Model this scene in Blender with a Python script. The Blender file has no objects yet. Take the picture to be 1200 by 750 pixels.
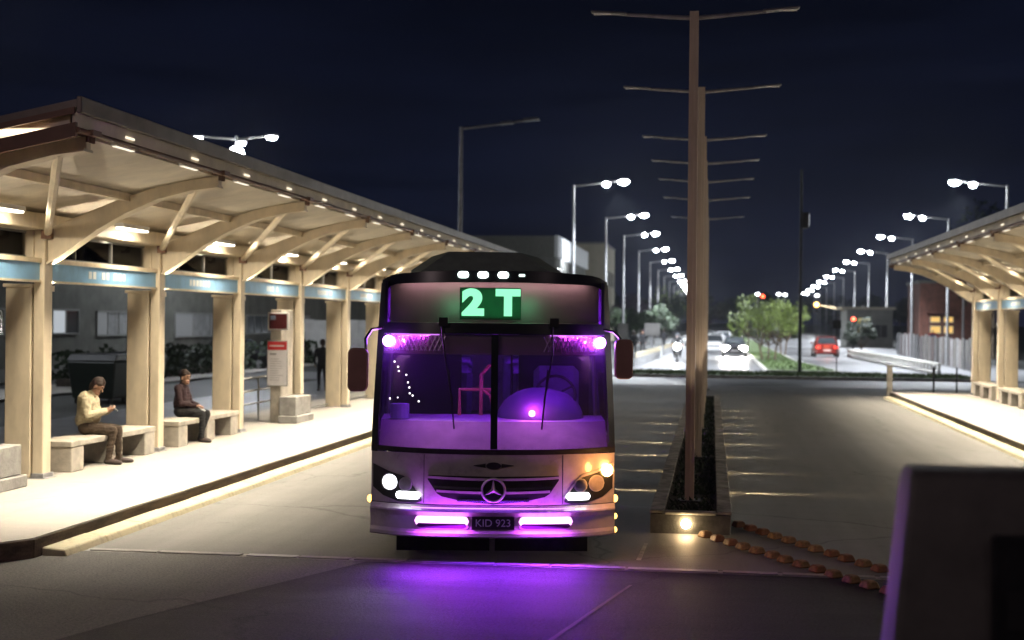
import bpy, bmesh, math, random
import numpy as np
from mathutils import Vector, Matrix
random.seed(7)
PI = math.pi
R = math.radians
scene = bpy.context.scene
col = scene.collection

# ------------------------------------------------------------------ camera
TH, RO = R(8.2), R(0.6)
fw = Vector((-math.sin(TH), math.cos(TH), 0)); rt = Vector((math.cos(TH), math.sin(TH), 0)); up = Vector((0, 0, 1))
r_ = rt * math.cos(RO) + up * math.sin(RO); u_ = up * math.cos(RO) - rt * math.sin(RO)
cam = bpy.data.cameras.new("camera"); cam_o = bpy.data.objects.new("camera", cam); col.objects.link(cam_o)
m = Matrix((r_, u_, -fw)).transposed().to_4x4(); m.translation = Vector((0, 0, 2.45)); cam_o.matrix_world = m
cam.sensor_width = 36; cam.lens = 36 * 1631 / 1200; cam.clip_end = 3000; cam.clip_start = 0.1
cam.dof.use_dof = True; cam.dof.focus_distance = 14.5; cam.dof.aperture_fstop = 1.25; cam.dof.aperture_blades = 7
scene.camera = cam_o
scene.view_settings.view_transform = 'Standard'; scene.view_settings.look = 'None'
scene.view_settings.exposure = 0.0; scene.view_settings.gamma = 1
scene.cycles.use_denoising = True
scene.cycles.max_bounces = 6; scene.cycles.transparent_max_bounces = 12
scene.cycles.sample_clamp_indirect = 6.0
scene.cycles.use_light_tree = True

# ------------------------------------------------------------------ world: a clear night sky over a lit town
W = bpy.data.worlds.new("World"); scene.world = W; W.use_nodes = True
nt = W.node_tree; bg = nt.nodes['Background']
tc = nt.nodes.new('ShaderNodeTexCoord'); sp = nt.nodes.new('ShaderNodeSeparateXYZ'); nt.links.new(tc.outputs['Generated'], sp.inputs[0])
rp = nt.nodes.new('ShaderNodeValToRGB'); nt.links.new(sp.outputs['Z'], rp.inputs[0])
e = rp.color_ramp.elements
e[0].position = 0.0; e[0].color = (0.0100, 0.0120, 0.0290, 1)
e[1].position = 0.30; e[1].color = (0.0022, 0.0032, 0.0098, 1)
x = rp.color_ramp.elements.new(0.10); x.color = (0.0052, 0.0074, 0.0200, 1)
mp = nt.nodes.new('ShaderNodeMapping'); mp.inputs['Scale'].default_value = (2.0, 2.0, 16.0); nt.links.new(tc.outputs['Generated'], mp.inputs[0])
nz = nt.nodes.new('ShaderNodeTexNoise'); nz.inputs['Scale'].default_value = 2.2; nz.inputs['Detail'].default_value = 5; nt.links.new(mp.outputs[0], nz.inputs['Vector'])
mr = nt.nodes.new('ShaderNodeMapRange'); mr.inputs[1].default_value = .35; mr.inputs[2].default_value = .68; mr.inputs[3].default_value = .62; mr.inputs[4].default_value = 1.08
nt.links.new(nz.outputs[0], mr.inputs[0])
mx = nt.nodes.new('ShaderNodeMixRGB'); mx.blend_type = 'MULTIPLY'; mx.inputs[0].default_value = 1
nt.links.new(rp.outputs[0], mx.inputs[1]); nt.links.new(mr.outputs[0], mx.inputs[2]); nt.links.new(mx.outputs[0], bg.inputs[0])
bg.inputs[1].default_value = 0.85

# ------------------------------------------------------------------ light levels of the station and street lamps
L_EAVE, L_TUBE = 310.0, 88.0           # station lamps, W
L_STREET = 20000.0                     # street lamp heads, W
WARM = (1.0, 0.87, 0.68); COLD = (0.86, 0.92, 1.0)
VIOLET = (0.26, 0.025, 1.0); MAGENTA = (0.62, 0.07, 1.0)

def lamp(name, kind, loc, power, color, size=0.1, parent=None, aim=None, spot=None, blend=0.5, size_y=None, spread=None):
    d = bpy.data.lights.new(name, kind); d.energy = power; d.color = color
    if kind == 'AREA':
        d.shape = 'RECTANGLE' if size_y else 'DISK'; d.size = size
        if size_y: d.size_y = size_y
    else:
        d.shadow_soft_size = size
    if kind == 'AREA' and spread: d.spread = spread
    if kind == 'SPOT': d.spot_size = spot; d.spot_blend = blend
    o = bpy.data.objects.new(name, d); col.objects.link(o); o.location = loc
    if aim is not None: o.rotation_euler = Vector(aim).to_track_quat('-Z', 'Y').to_euler()
    if parent: o.parent = parent
    return o

# ------------------------------------------------------------------ materials
MATS = {}
def mat(name, c, rough=0.6, metal=0.0, var=0.12, scale=6.0, stretch=(1, 1, 1), bump=0.0, bscale=None, spec=0.5, coat=0.0, c2=None, lo=.35, hi=.65, rvar=0.0):
    if name in MATS: return MATS[name]
    M = bpy.data.materials.new(name); M.use_nodes = True; t = M.node_tree; b = t.nodes['Principled BSDF']
    b.inputs['Roughness'].default_value = rough; b.inputs['Metallic'].default_value = metal
    b.inputs['Specular IOR Level'].default_value = spec; b.inputs['Coat Weight'].default_value = coat
    tx = t.nodes.new('ShaderNodeTexCoord'); mpn = t.nodes.new('ShaderNodeMapping'); mpn.inputs['Scale'].default_value = stretch
    t.links.new(tx.outputs['Object'], mpn.inputs[0])
    n = t.nodes.new('ShaderNodeTexNoise'); n.inputs['Scale'].default_value = scale; n.inputs['Detail'].default_value = 6; n.inputs['Roughness'].default_value = .65
    t.links.new(mpn.outputs[0], n.inputs['Vector'])
    cr = t.nodes.new('ShaderNodeValToRGB'); t.links.new(n.outputs[0], cr.inputs[0])
    d = c2 if c2 else tuple(v * (1 - 2 * var) for v in c); l = c if c2 else tuple(min(1, v * (1 + var)) for v in c)
    cr.color_ramp.elements[0].position = lo; cr.color_ramp.elements[0].color = (*d, 1)
    cr.color_ramp.elements[1].position = hi; cr.color_ramp.elements[1].color = (*l, 1)
    t.links.new(cr.outputs[0], b.inputs['Base Color'])
    if rvar:
        rm = t.nodes.new('ShaderNodeMapRange'); rm.inputs[1].default_value = .3; rm.inputs[2].default_value = .7
        rm.inputs[3].default_value = max(.05, rough - rvar); rm.inputs[4].default_value = min(1, rough + rvar)
        t.links.new(n.outputs[0], rm.inputs[0]); t.links.new(rm.outputs[0], b.inputs['Roughness'])
    if bump:
        n2 = t.nodes.new('ShaderNodeTexNoise'); n2.inputs['Scale'].default_value = bscale or scale * 8; n2.inputs['Detail'].default_value = 4
        t.links.new(tx.outputs['Object'], n2.inputs['Vector'])
        bp = t.nodes.new('ShaderNodeBump'); bp.inputs['Strength'].default_value = bump; bp.inputs['Distance'].default_value = .02
        t.links.new(n2.outputs[0], bp.inputs['Height']); t.links.new(bp.outputs[0], b.inputs['Normal'])
    MATS[name] = M; return M

def emit(name, c, s, base=(.02, .02, .02)):
    if name in MATS: return MATS[name]
    M = bpy.data.materials.new(name); M.use_nodes = True; b = M.node_tree.nodes['Principled BSDF']
    b.inputs['Base Color'].default_value = (*base, 1); b.inputs['Emission Color'].default_value = (*c, 1); b.inputs['Emission Strength'].default_value = s
    b.inputs['Roughness'].default_value = .4
    MATS[name] = M; return M

def glass(name, tint=(.9, .9, .95), rough=0.02, ior=1.5, haze=0.0, hazec=(.5, .5, .5)):
    if name in MATS: return MATS[name]
    M = bpy.data.materials.new(name); M.use_nodes = True; t = M.node_tree; t.nodes.clear()
    o = t.nodes.new('ShaderNodeOutputMaterial'); tr = t.nodes.new('ShaderNodeBsdfTransparent'); tr.inputs[0].default_value = (*tint, 1)
    g = t.nodes.new('ShaderNodeBsdfGlossy'); g.inputs['Roughness'].default_value = rough
    f = t.nodes.new('ShaderNodeFresnel'); f.inputs[0].default_value = ior; mi = t.nodes.new('ShaderNodeMixShader')
    t.links.new(f.outputs[0], mi.inputs[0]); t.links.new(tr.outputs[0], mi.inputs[1]); t.links.new(g.outputs[0], mi.inputs[2])
    last = mi.outputs[0]
    if haze:
        df = t.nodes.new('ShaderNodeBsdfDiffuse'); df.inputs[0].default_value = (*hazec, 1); m2 = t.nodes.new('ShaderNodeMixShader'); m2.inputs[0].default_value = haze
        t.links.new(last, m2.inputs[1]); t.links.new(df.outputs[0], m2.inputs[2]); last = m2.outputs[0]
    t.links.new(last, o.inputs[0]); MATS[name] = M; return M

def road_mat(name, c, c2, rough, seed=0.0, g=.22):
    """worn road concrete: large stains drawn out along and across the lanes, fine grain, polished wheel tracks"""
    M = bpy.data.materials.new(name); M.use_nodes = True; t = M.node_tree; b = t.nodes['Principled BSDF']; b.inputs['Specular IOR Level'].default_value = .3
    tx = t.nodes.new('ShaderNodeTexCoord')
    def noise(sc, st, det=6):
        mpn = t.nodes.new('ShaderNodeMapping'); mpn.inputs['Scale'].default_value = st; mpn.inputs['Location'].default_value = (seed, seed * 1.7, 0)
        t.links.new(tx.outputs['Object'], mpn.inputs[0]); n = t.nodes.new('ShaderNodeTexNoise'); n.inputs['Scale'].default_value = sc; n.inputs['Detail'].default_value = det
        n.inputs['Roughness'].default_value = .7; t.links.new(mpn.outputs[0], n.inputs['Vector']); return n.outputs[0]
    def mapr(s, a, b_, c_, d_):
        q = t.nodes.new('ShaderNodeMapRange'); q.inputs[1].default_value = a; q.inputs[2].default_value = b_; q.inputs[3].default_value = c_; q.inputs[4].default_value = d_
        t.links.new(s, q.inputs[0]); return q.outputs[0]
    def mul(a, b_):
        q = t.nodes.new('ShaderNodeMath'); q.operation = 'MULTIPLY'; t.links.new(a, q.inputs[0]); t.links.new(b_, q.inputs[1]); return q.outputs[0]
    big = noise(.45, (.5, 1, 1)); streak = noise(1.2, (.35, 2.2, 1)); grain = noise(38, (1, 1, 1), 3); lane = noise(.9, (1.6, .12, 1), 3); spots = noise(5.5, (1, 1, 1), 5)
    f = mul(mul(mapr(big, .3, .7, .72, 1.1), mapr(streak, .3, .7, .74, 1.12)), mul(mapr(grain, .25, .75, 1 - g, 1 + g * .8), mapr(lane, .35, .65, .8, 1.08)))
    f = mul(f, mapr(spots, .3, .42, .72, 1.0))
    dn = t.nodes.new('ShaderNodeTexNoise'); dn.inputs['Scale'].default_value = 1.3; dn.inputs['Detail'].default_value = 5; t.links.new(tx.outputs['Object'], dn.inputs['Vector'])
    vm = t.nodes.new('ShaderNodeVectorMath'); vm.operation = 'MULTIPLY_ADD'; vm.inputs[1].default_value = (.9, .9, 0); t.links.new(dn.outputs['Color'], vm.inputs[0]); t.links.new(tx.outputs['Object'], vm.inputs[2])
    vo = t.nodes.new('ShaderNodeTexVoronoi'); vo.feature = 'DISTANCE_TO_EDGE'; vo.inputs['Scale'].default_value = .21; t.links.new(vm.outputs[0], vo.inputs['Vector'])
    f = mul(f, mapr(vo.outputs['Distance'], .0, .006, .45, 1.0))
    cr = t.nodes.new('ShaderNodeMixRGB'); cr.inputs[1].default_value = (*c2, 1); cr.inputs[2].default_value = (*c, 1); t.links.new(mapr(f, .35, 1.25, 0, 1), cr.inputs[0])
    t.links.new(cr.outputs[0], b.inputs['Base Color'])
    t.links.new(mapr(mul(mapr(big, .3, .7, .8, 1.15), mapr(streak, .3, .7, .85, 1.2)), .7, 1.3, rough - .1, rough + .12), b.inputs['Roughness'])
    bp = t.nodes.new('ShaderNodeBump'); bp.inputs['Strength'].default_value = .35 + g; bp.inputs['Distance'].default_value = .014
    t.links.new(grain, bp.inputs['Height']); t.links.new(bp.outputs[0], b.inputs['Normal'])
    MATS[name] = M; return M

M_road = road_mat('road_concrete', (.25, .243, .232), (.10, .097, .093), .60)
M_asph = road_mat('asphalt', (.046, .043, .046), (.013, .012, .014), .64, seed=5.3, g=.9)
M_fore = road_mat('forecourt_concrete', (.16, .154, .145), (.05, .048, .046), .62, seed=7.7, g=.7)
M_avenue = road_mat('avenue_asphalt', (.24, .24, .245), (.10, .10, .105), .36, seed=9.1)
M_back = road_mat('street_asphalt', (.075, .078, .072), (.03, .03, .03), .6, seed=3.3)
M_plat = road_mat('platform_paving', (.50, .475, .43), (.33, .31, .28), .62, seed=2.2)
M_grass = mat('grass_green', (.075, .12, .03), .9, var=.3, scale=3, bump=.6, bscale=30)
M_soil = mat('soil', (.05, .04, .03), .95, var=.3, scale=9, bump=.6)
M_kerbd = mat('kerb_dark_concrete', (.12, .085, .05), .8, var=.3, scale=5, stretch=(1, .3, 2), bump=.4)
M_kerby = mat('kerb_yellow_paint', (.46, .42, .28), .7, var=.2, scale=7, c2=(.27, .25, .19), lo=.3, hi=.5, bump=.2)
M_conc = mat('pale_concrete', (.50, .46, .39), .75, var=.12, scale=5, bump=.25)
M_conc2 = mat('grey_concrete', (.34, .33, .31), .8, var=.16, scale=5, bump=.3)
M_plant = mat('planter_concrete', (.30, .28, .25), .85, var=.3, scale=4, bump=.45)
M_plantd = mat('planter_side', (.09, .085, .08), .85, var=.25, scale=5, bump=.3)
M_cream = mat('cream_paint', (.77, .66, .48), .45, var=.10, scale=3.5, stretch=(1, 1, .35), lo=.28, hi=.6)
M_ceil = mat('ceiling_paint', (.84, .76, .61), .55, var=.09, scale=1.6)
M_brown = mat('brown_fascia_paint', (.20, .105, .065), .45, var=.12, scale=2)
M_roofm = mat('roof_sheet', (.22, .19, .16), .45, metal=.3, var=.12, scale=2)
M_sign = mat('sign_blue', (.27, .53, .80), .28, var=.07, scale=3)
M_signtxt = mat('sign_lettering', (.82, .84, .82), .5, var=.03)
M_steel = mat('brushed_steel', (.55, .55, .54), .32, metal=.9, var=.08, scale=8)
M_galv = mat('galvanised_steel', (.42, .42, .43), .5, metal=.5, var=.12, scale=5)
M_rust = mat('tan_pole_paint', (.56, .47, .37), .48, metal=.1, var=.12, scale=4, stretch=(1, 1, .15))
M_white = mat('white_panel', (.74, .74, .72), .5, var=.04)
M_print = mat('print_grey', (.33, .33, .34), .6, var=.05)
M_red = mat('red_print', (.62, .045, .05), .5, var=.06)
M_black = mat('black_plastic', (.018, .018, .02), .42, var=.2, scale=9)
M_rubber = mat('rubber', (.02, .02, .02), .75, var=.25, scale=12, bump=.2)
M_dark = mat('dark_metal', (.03, .03, .032), .5, metal=.3, var=.15)
M_orange2 = mat('orange_paint_worn', (.26, .14, .05), .7, var=.3, scale=14, bump=.3)
M_orange = mat('orange_paint', (.20, .07, .02), .6, var=.22, scale=14, bump=.25)
M_dkpaint = mat('cabinet_paint', (.10, .096, .088), .6, var=.15, scale=3)
M_chrome = mat('chrome', (.75, .75, .77), .16, metal=1.0, var=.04)
M_fac = mat('facade_dark', (.11, .11, .095), .85, var=.15, scale=1.2)
M_fac2 = mat('facade_grey', (.20, .20, .185), .85, var=.12, scale=.8)
M_beige = mat('facade_beige', (.42, .38, .29), .8, var=.08, scale=.6)
M_brick = mat('facade_redbrown', (.12, .045, .03), .85, var=.2, scale=2)
M_bandw = mat('pale_cladding', (.62, .64, .66), .5, var=.06, scale=.5)
M_winf = mat('window_frame', (.20, .20, .19), .6, var=.08)
M_winp = mat('dark_window_glass', (.03, .035, .04), .12, var=.1)
M_curt = mat('window_curtain', (.26, .26, .26), .8, var=.15, scale=2)
M_hoard = mat('hoarding_sheet', (.22, .21, .20), .6, var=.18, scale=1.3)
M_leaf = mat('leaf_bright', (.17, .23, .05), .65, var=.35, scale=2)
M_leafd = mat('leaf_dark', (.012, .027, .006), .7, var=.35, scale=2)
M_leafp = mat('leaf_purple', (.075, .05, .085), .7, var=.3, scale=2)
M_bark = mat('bark', (.12, .085, .055), .9, var=.3, scale=6, stretch=(1, 1, .2), bump=.6)

# ------------------------------------------------------------------ mesh building
class MB:
    def __init__(s): s.v = []; s.f = []
    def add(s, vs, fs):
        n = len(s.v); s.v += [tuple(q) for q in vs]; s.f += [tuple(i + n for i in f) for f in fs]; return s
    def box(s, x0, x1, y0, y1, z0, z1):
        return s.add([(x0, y0, z0), (x1, y0, z0), (x1, y1, z0), (x0, y1, z0), (x0, y0, z1), (x1, y0, z1), (x1, y1, z1), (x0, y1, z1)],
                     [(3, 2, 1, 0), (4, 5, 6, 7), (0, 1, 5, 4), (1, 2, 6, 5), (2, 3, 7, 6), (3, 0, 4, 7)])
    def hexa(s, b, t):
        return s.add(list(b) + list(t), [(3, 2, 1, 0), (4, 5, 6, 7), (0, 1, 5, 4), (1, 2, 6, 5), (2, 3, 7, 6), (3, 0, 4, 7)])
    def prism(s, poly, a, b, axis='y'):
        n = len(poly)
        def P(p, h):
            if axis == 'y': return (p[0], h, p[1])
            if axis == 'x': return (h, p[0], p[1])
            return (p[0], p[1], h)
        s.add([P(p, a) for p in poly] + [P(p, b) for p in poly], [tuple(range(n)), tuple(range(2 * n - 1, n - 1, -1))] + [(i, i + n, (i + 1) % n + n, (i + 1) % n) for i in range(n)])
        return s
    def tube(s, pts, rad, n=8, caps=True):
        pts = [Vector(p) for p in pts]; k = len(pts); rad = [rad] * k if not hasattr(rad, '__len__') else rad
        vs = []; fs = []; ref = None
        for i, p in enumerate(pts):
            d = (pts[min(i + 1, k - 1)] - pts[max(i - 1, 0)]).normalized()
            if ref is None: ref = Vector((1, 0, 0)) if abs(d.x) < .8 else Vector((0, 1, 0))
            a = (ref - d * ref.dot(d)).normalized(); b = d.cross(a); ref = a
            for j in range(n):
                t = 2 * PI * j / n; vs.append(p + (a * math.cos(t) + b * math.sin(t)) * rad[i])
        for i in range(k - 1):
            for j in range(n): fs.append((i * n + j, i * n + (j + 1) % n, (i + 1) * n + (j + 1) % n, (i + 1) * n + j))
        if caps: fs += [tuple(range(n - 1, -1, -1)), tuple((k - 1) * n + j for j in range(n))]
        return s.add(vs, fs)
    def sphere(s, c, r, nu=12, nv=8, rot=None):
        rr = (r, r, r) if not hasattr(r, '__len__') else r; vs = [];  fs = []
        for i in range(nv + 1):
            ph = PI * i / nv
            for j in range(nu):
                t = 2 * PI * j / nu; q = Vector((rr[0] * math.sin(ph) * math.cos(t), rr[1] * math.sin(ph) * math.sin(t), rr[2] * math.cos(ph)))
                if rot is not None: q = rot @ q
                vs.append((c[0] + q.x, c[1] + q.y, c[2] + q.z))
        for i in range(nv):
            for j in range(nu): fs.append((i * nu + j, (i + 1) * nu + j, (i + 1) * nu + (j + 1) % nu, i * nu + (j + 1) % nu))
        return s.add(vs, fs)
    def disc(s, c, r, axis='y', n=16, d=0.01, sc=1.0):
        pts = [(math.cos(2 * PI * i / n) * r, math.sin(2 * PI * i / n) * r * sc) for i in range(n)]
        if axis == 'y': return s.prism([(c[0] + a, c[2] + b) for a, b in pts], c[1], c[1] + d, 'y')
        if axis == 'x': return s.prism([(c[1] + a, c[2] + b) for a, b in pts], c[0], c[0] + d, 'x')
        return s.prism([(c[0] + a, c[1] + b) for a, b in pts], c[2], c[2] + d, 'z')
    def build(s, name, material, parent=None, smooth=False, bevel=0.0, loc=None):
        me = bpy.data.meshes.new(name); me.from_pydata(s.v, [], s.f)
        bm = bmesh.new(); bm.from_mesh(me)
        bmesh.ops.remove_doubles(bm, verts=bm.verts, dist=1e-5)
        bmesh.ops.recalc_face_normals(bm, faces=bm.faces)
        if bevel:
            es = [ed for ed in bm.edges if len(ed.link_faces) == 2 and ed.calc_face_angle(0) > .6]
            bmesh.ops.bevel(bm, geom=es, offset=bevel, segments=1, profile=.5, affect='EDGES', clamp_overlap=True)
        bm.to_mesh(me); bm.free()
        me.materials.append(material)
        if smooth:
            for p in me.polygons: p.use_smooth = True
            me.set_sharp_from_angle(angle=R(38))
        o = bpy.data.objects.new(name, me); col.objects.link(o)
        if parent: o.parent = parent
        if loc: o.location = loc
        return o

def empty(name, loc, label=None, cat=None, group=None, rz=0.0):
    o = bpy.data.objects.new(name, None); col.objects.link(o); o.location = loc; o.rotation_euler.z = rz; o.empty_display_size = .2
    tag(o, label, cat, group); return o
def tag(o, label=None, cat=None, group=None, kind=None):
    if label: o['label'] = label
    if cat: o['category'] = cat
    if group: o['group'] = group
    if kind: o['kind'] = kind
    return o
def dup(o, parent=None, loc=None, rz=None, label=None):
    c = o.copy(); col.objects.link(c)
    if parent is not None: c.parent = parent
    if loc is not None: c.location = loc
    if rz is not None: c.rotation_euler.z = rz
    if label: c['label'] = label
    for ch in o.children: dup(ch, c)
    return c
def box(*a): return MB().box(*a)
ORD = ['first', 'second', 'third', 'fourth', 'fifth', 'sixth', 'seventh', 'eighth', 'ninth', 'tenth', 'eleventh', 'twelfth', 'thirteenth', 'fourteenth', 'fifteenth',
       'sixteenth', 'seventeenth', 'eighteenth', 'nineteenth', 'twentieth', 'twenty-first', 'twenty-second', 'twenty-third', 'twenty-fourth']

# ================================================================== THE GROUND
def sheet(name, poly, z, material, kind='structure'):
    o = MB().add([(x, y, z) for x, y in poly], [tuple(range(len(poly)))]).build(name, material)
    return tag(o, kind=kind)
sheet('ground', [(-1500, -300), (1500, -300), (1500, 2500), (-1500, 2500)], -.05, M_back)
sheet('road', [(-6.86, 13.86), (12, 13.98), (12, 60.5), (-6.86, 60.5)], 0, M_road)
sheet('forecourt', [(-30, -20), (30, -20), (30, 13.70), (-30, 13.70)], -.002, M_asph)
sheet('forecourt_slab', [(-30, -20), (-14.0, -20), (-4.68, 10.55), (-3.42, 13.695), (-30, 13.695)], .002, M_fore)
sheet('side_street', [(-40, 54), (40, 54), (40, 61.2), (-40, 61.2)], .004, M_avenue)
sheet('avenue', [(-5.0, 63.2), (16.5, 63.2), (26, 700), (-5.0, 700)], .002, M_avenue)
sheet('back_street', [(-24, 10), (-10.9, 10), (-10.9, 120), (-24, 120)], -.03, M_back)
sheet('back_lane', [(-15.5, 16), (-11.2, 16), (-11.2, 60), (-15.5, 60)], -.022, M_avenue)
# drain channel across the road just under the bus nose: frame sheet and covers
ds = box(-6.45, 5.2, 13.70, 13.86, -.03, .002).build('drain_channel', M_conc2); tag(ds, kind='structure')
xx = -6.4; k = 0
cover = None
while xx < 5.0:
    w = random.choice((.55, .75, .9)); o = box(0, w - .02, 13.725, 13.835, 0, .012).build('drain_cover', M_galv if k % 3 == 2 else M_conc2, ds, bevel=.004)
    o.location = (xx, random.uniform(-.004, .004), .001 + random.uniform(0, .004)); xx += w + random.uniform(0, .05); k += 1
# a sawn joint running towards the camera through the forecourt
tag(MB().add([(-.74, 12.95, .003), (-.71, 12.95, .003), (-1.42, 9.4, .003), (-1.47, 9.4, .003)], [(0, 1, 2, 3)]).build('road_joint', mat('joint_filler', (.10, .07, .065), .6)), kind='structure')
tag(MB().add([(-.72, 15.4, .004), (-.68, 15.4, .004), (-.70, 14.3, .004), (-.75, 14.3, .004)], [(0, 1, 2, 3)]).build('lane_mark', mat('worn_mark', (.4, .38, .34), .7, var=.3)), kind='structure')

# ------------------------------------------------------------------ platforms with their kerbs
def platform(side):
    s = side; ex = -6.76 if s < 0 else 5.86           # platform edge
    bx = ex + s * 4.0
    y0, y1 = (13.2, 47.5) if s < 0 else (8.0, 47.5)
    if s < 0: poly = [(ex, y0), (ex, y1), (bx, y1), (bx, 6), (-9.2, 9.0), (-7.8, 11.4), (-7.05, 12.75)]
    else: poly = [(ex, y0), (ex, y1), (bx, y1), (bx, y0)]
    o = MB().prism(poly, -.02, .2, 'z').build('platform', M_plat); tag(o, kind='structure')
    f = MB()
    if s < 0:
        for (xa, ya), (xb, yb) in zip(poly[-3:] + [poly[0]], poly[-2:] + [poly[0], poly[1]]):
            d = Vector((xb - xa, yb - ya, 0)).normalized(); n = Vector((d.y, -d.x, 0)) * .02
            f.hexa([(xa, ya, -.02), (xb, yb, -.02), (xb + n.x, yb + n.y, -.02), (xa + n.x, ya + n.y, -.02)], [(xa, ya, .185), (xb, yb, .185), (xb + n.x, yb + n.y, .185), (xa + n.x, ya + n.y, .185)])
    else: f.box(ex - .02, ex, y0, y1, -.02, .185)
    f.build('platform_face', M_kerbd, o)
    kb = empty('kerb', (ex, 0, 0)); tag(kb, kind='structure')
    st = MB().hexa([(0, 0, -.02), (.28, 0, -.02), (.28, .98, -.02), (0, .98, -.02)], [(0, 0, .085), (.24, 0, .065), (.24, .98, .065), (0, .98, .085)]).build('kerb_stone', M_kerby, kb, bevel=.012)
    y = 13.35 if s < 0 else 14.0; first = True
    while y < 47:
        q = st if first else st.copy()
        if not first: col.objects.link(q)
        first = False
        q.location = (.022 + random.uniform(-.006, .006) if s < 0 else -.022, y, random.uniform(-.006, .004)); 
        if s > 0: q.scale = (-1, 1, 1)
        y += 1.0
    return o
platform(-1); platform(1)
M_kerbp = mat('kerb_plain', (.42, .4, .37), .8, var=.15)
# grass strip closing the busway, and the median of the avenue
def island(name, poly, h=.12):
    o = MB().prism(poly, -.02, h, 'z').build(name, M_kerbp); tag(o, kind='structure')
    c = Vector((sum(p[0] for p in poly) / len(poly), sum(p[1] for p in poly) / len(poly), 0))
    ins = []
    for p in poly:
        d = Vector((p[0] - c.x, p[1] - c.y, 0)); ins.append((p[0] - math.copysign(min(.15, abs(d.x)), d.x), p[1] - math.copysign(min(.12, abs(d.y)), d.y)))
    MB().add([(x, y, h + .006) for x, y in ins], [tuple(range(len(ins)))]).build('turf', M_grass, o)
    return ins
strip_poly = island('grass_strip', [(-3.9, 61.6), (11.3, 61.6), (11.6, 66.8), (-4.2, 66.8)])
med_poly = island('median', [(2.6, 69.5), (6.3, 69.5), (5.2, 86), (5.6, 420), (2.9, 420)])
g = MB()
for n_, (xa, xb, ya, yb) in ((5200, (-3.7, 11.2, 61.8, 66.6)), (2600, (2.8, 5.9, 69.8, 110))):
    for i in range(n_):
        x = random.uniform(xa, xb); y = random.uniform(ya, yb); h = random.uniform(.05, .14); a = random.uniform(0, PI); w = .03
        if ya > 68 and x > 6.2 - (min(y, 86) - 69.5) * .075: continue
        g.add([(x - w * math.cos(a), y - w * math.sin(a), .12), (x + w * math.cos(a), y + w * math.sin(a), .12), (x + random.uniform(-.05, .05), y + random.uniform(-.05, .05), .12 + h)], [(0, 1, 2)])
tag(g.build('grass', M_grass), 'short green grass of the strip and median', 'grass', kind='stuff')

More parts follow.
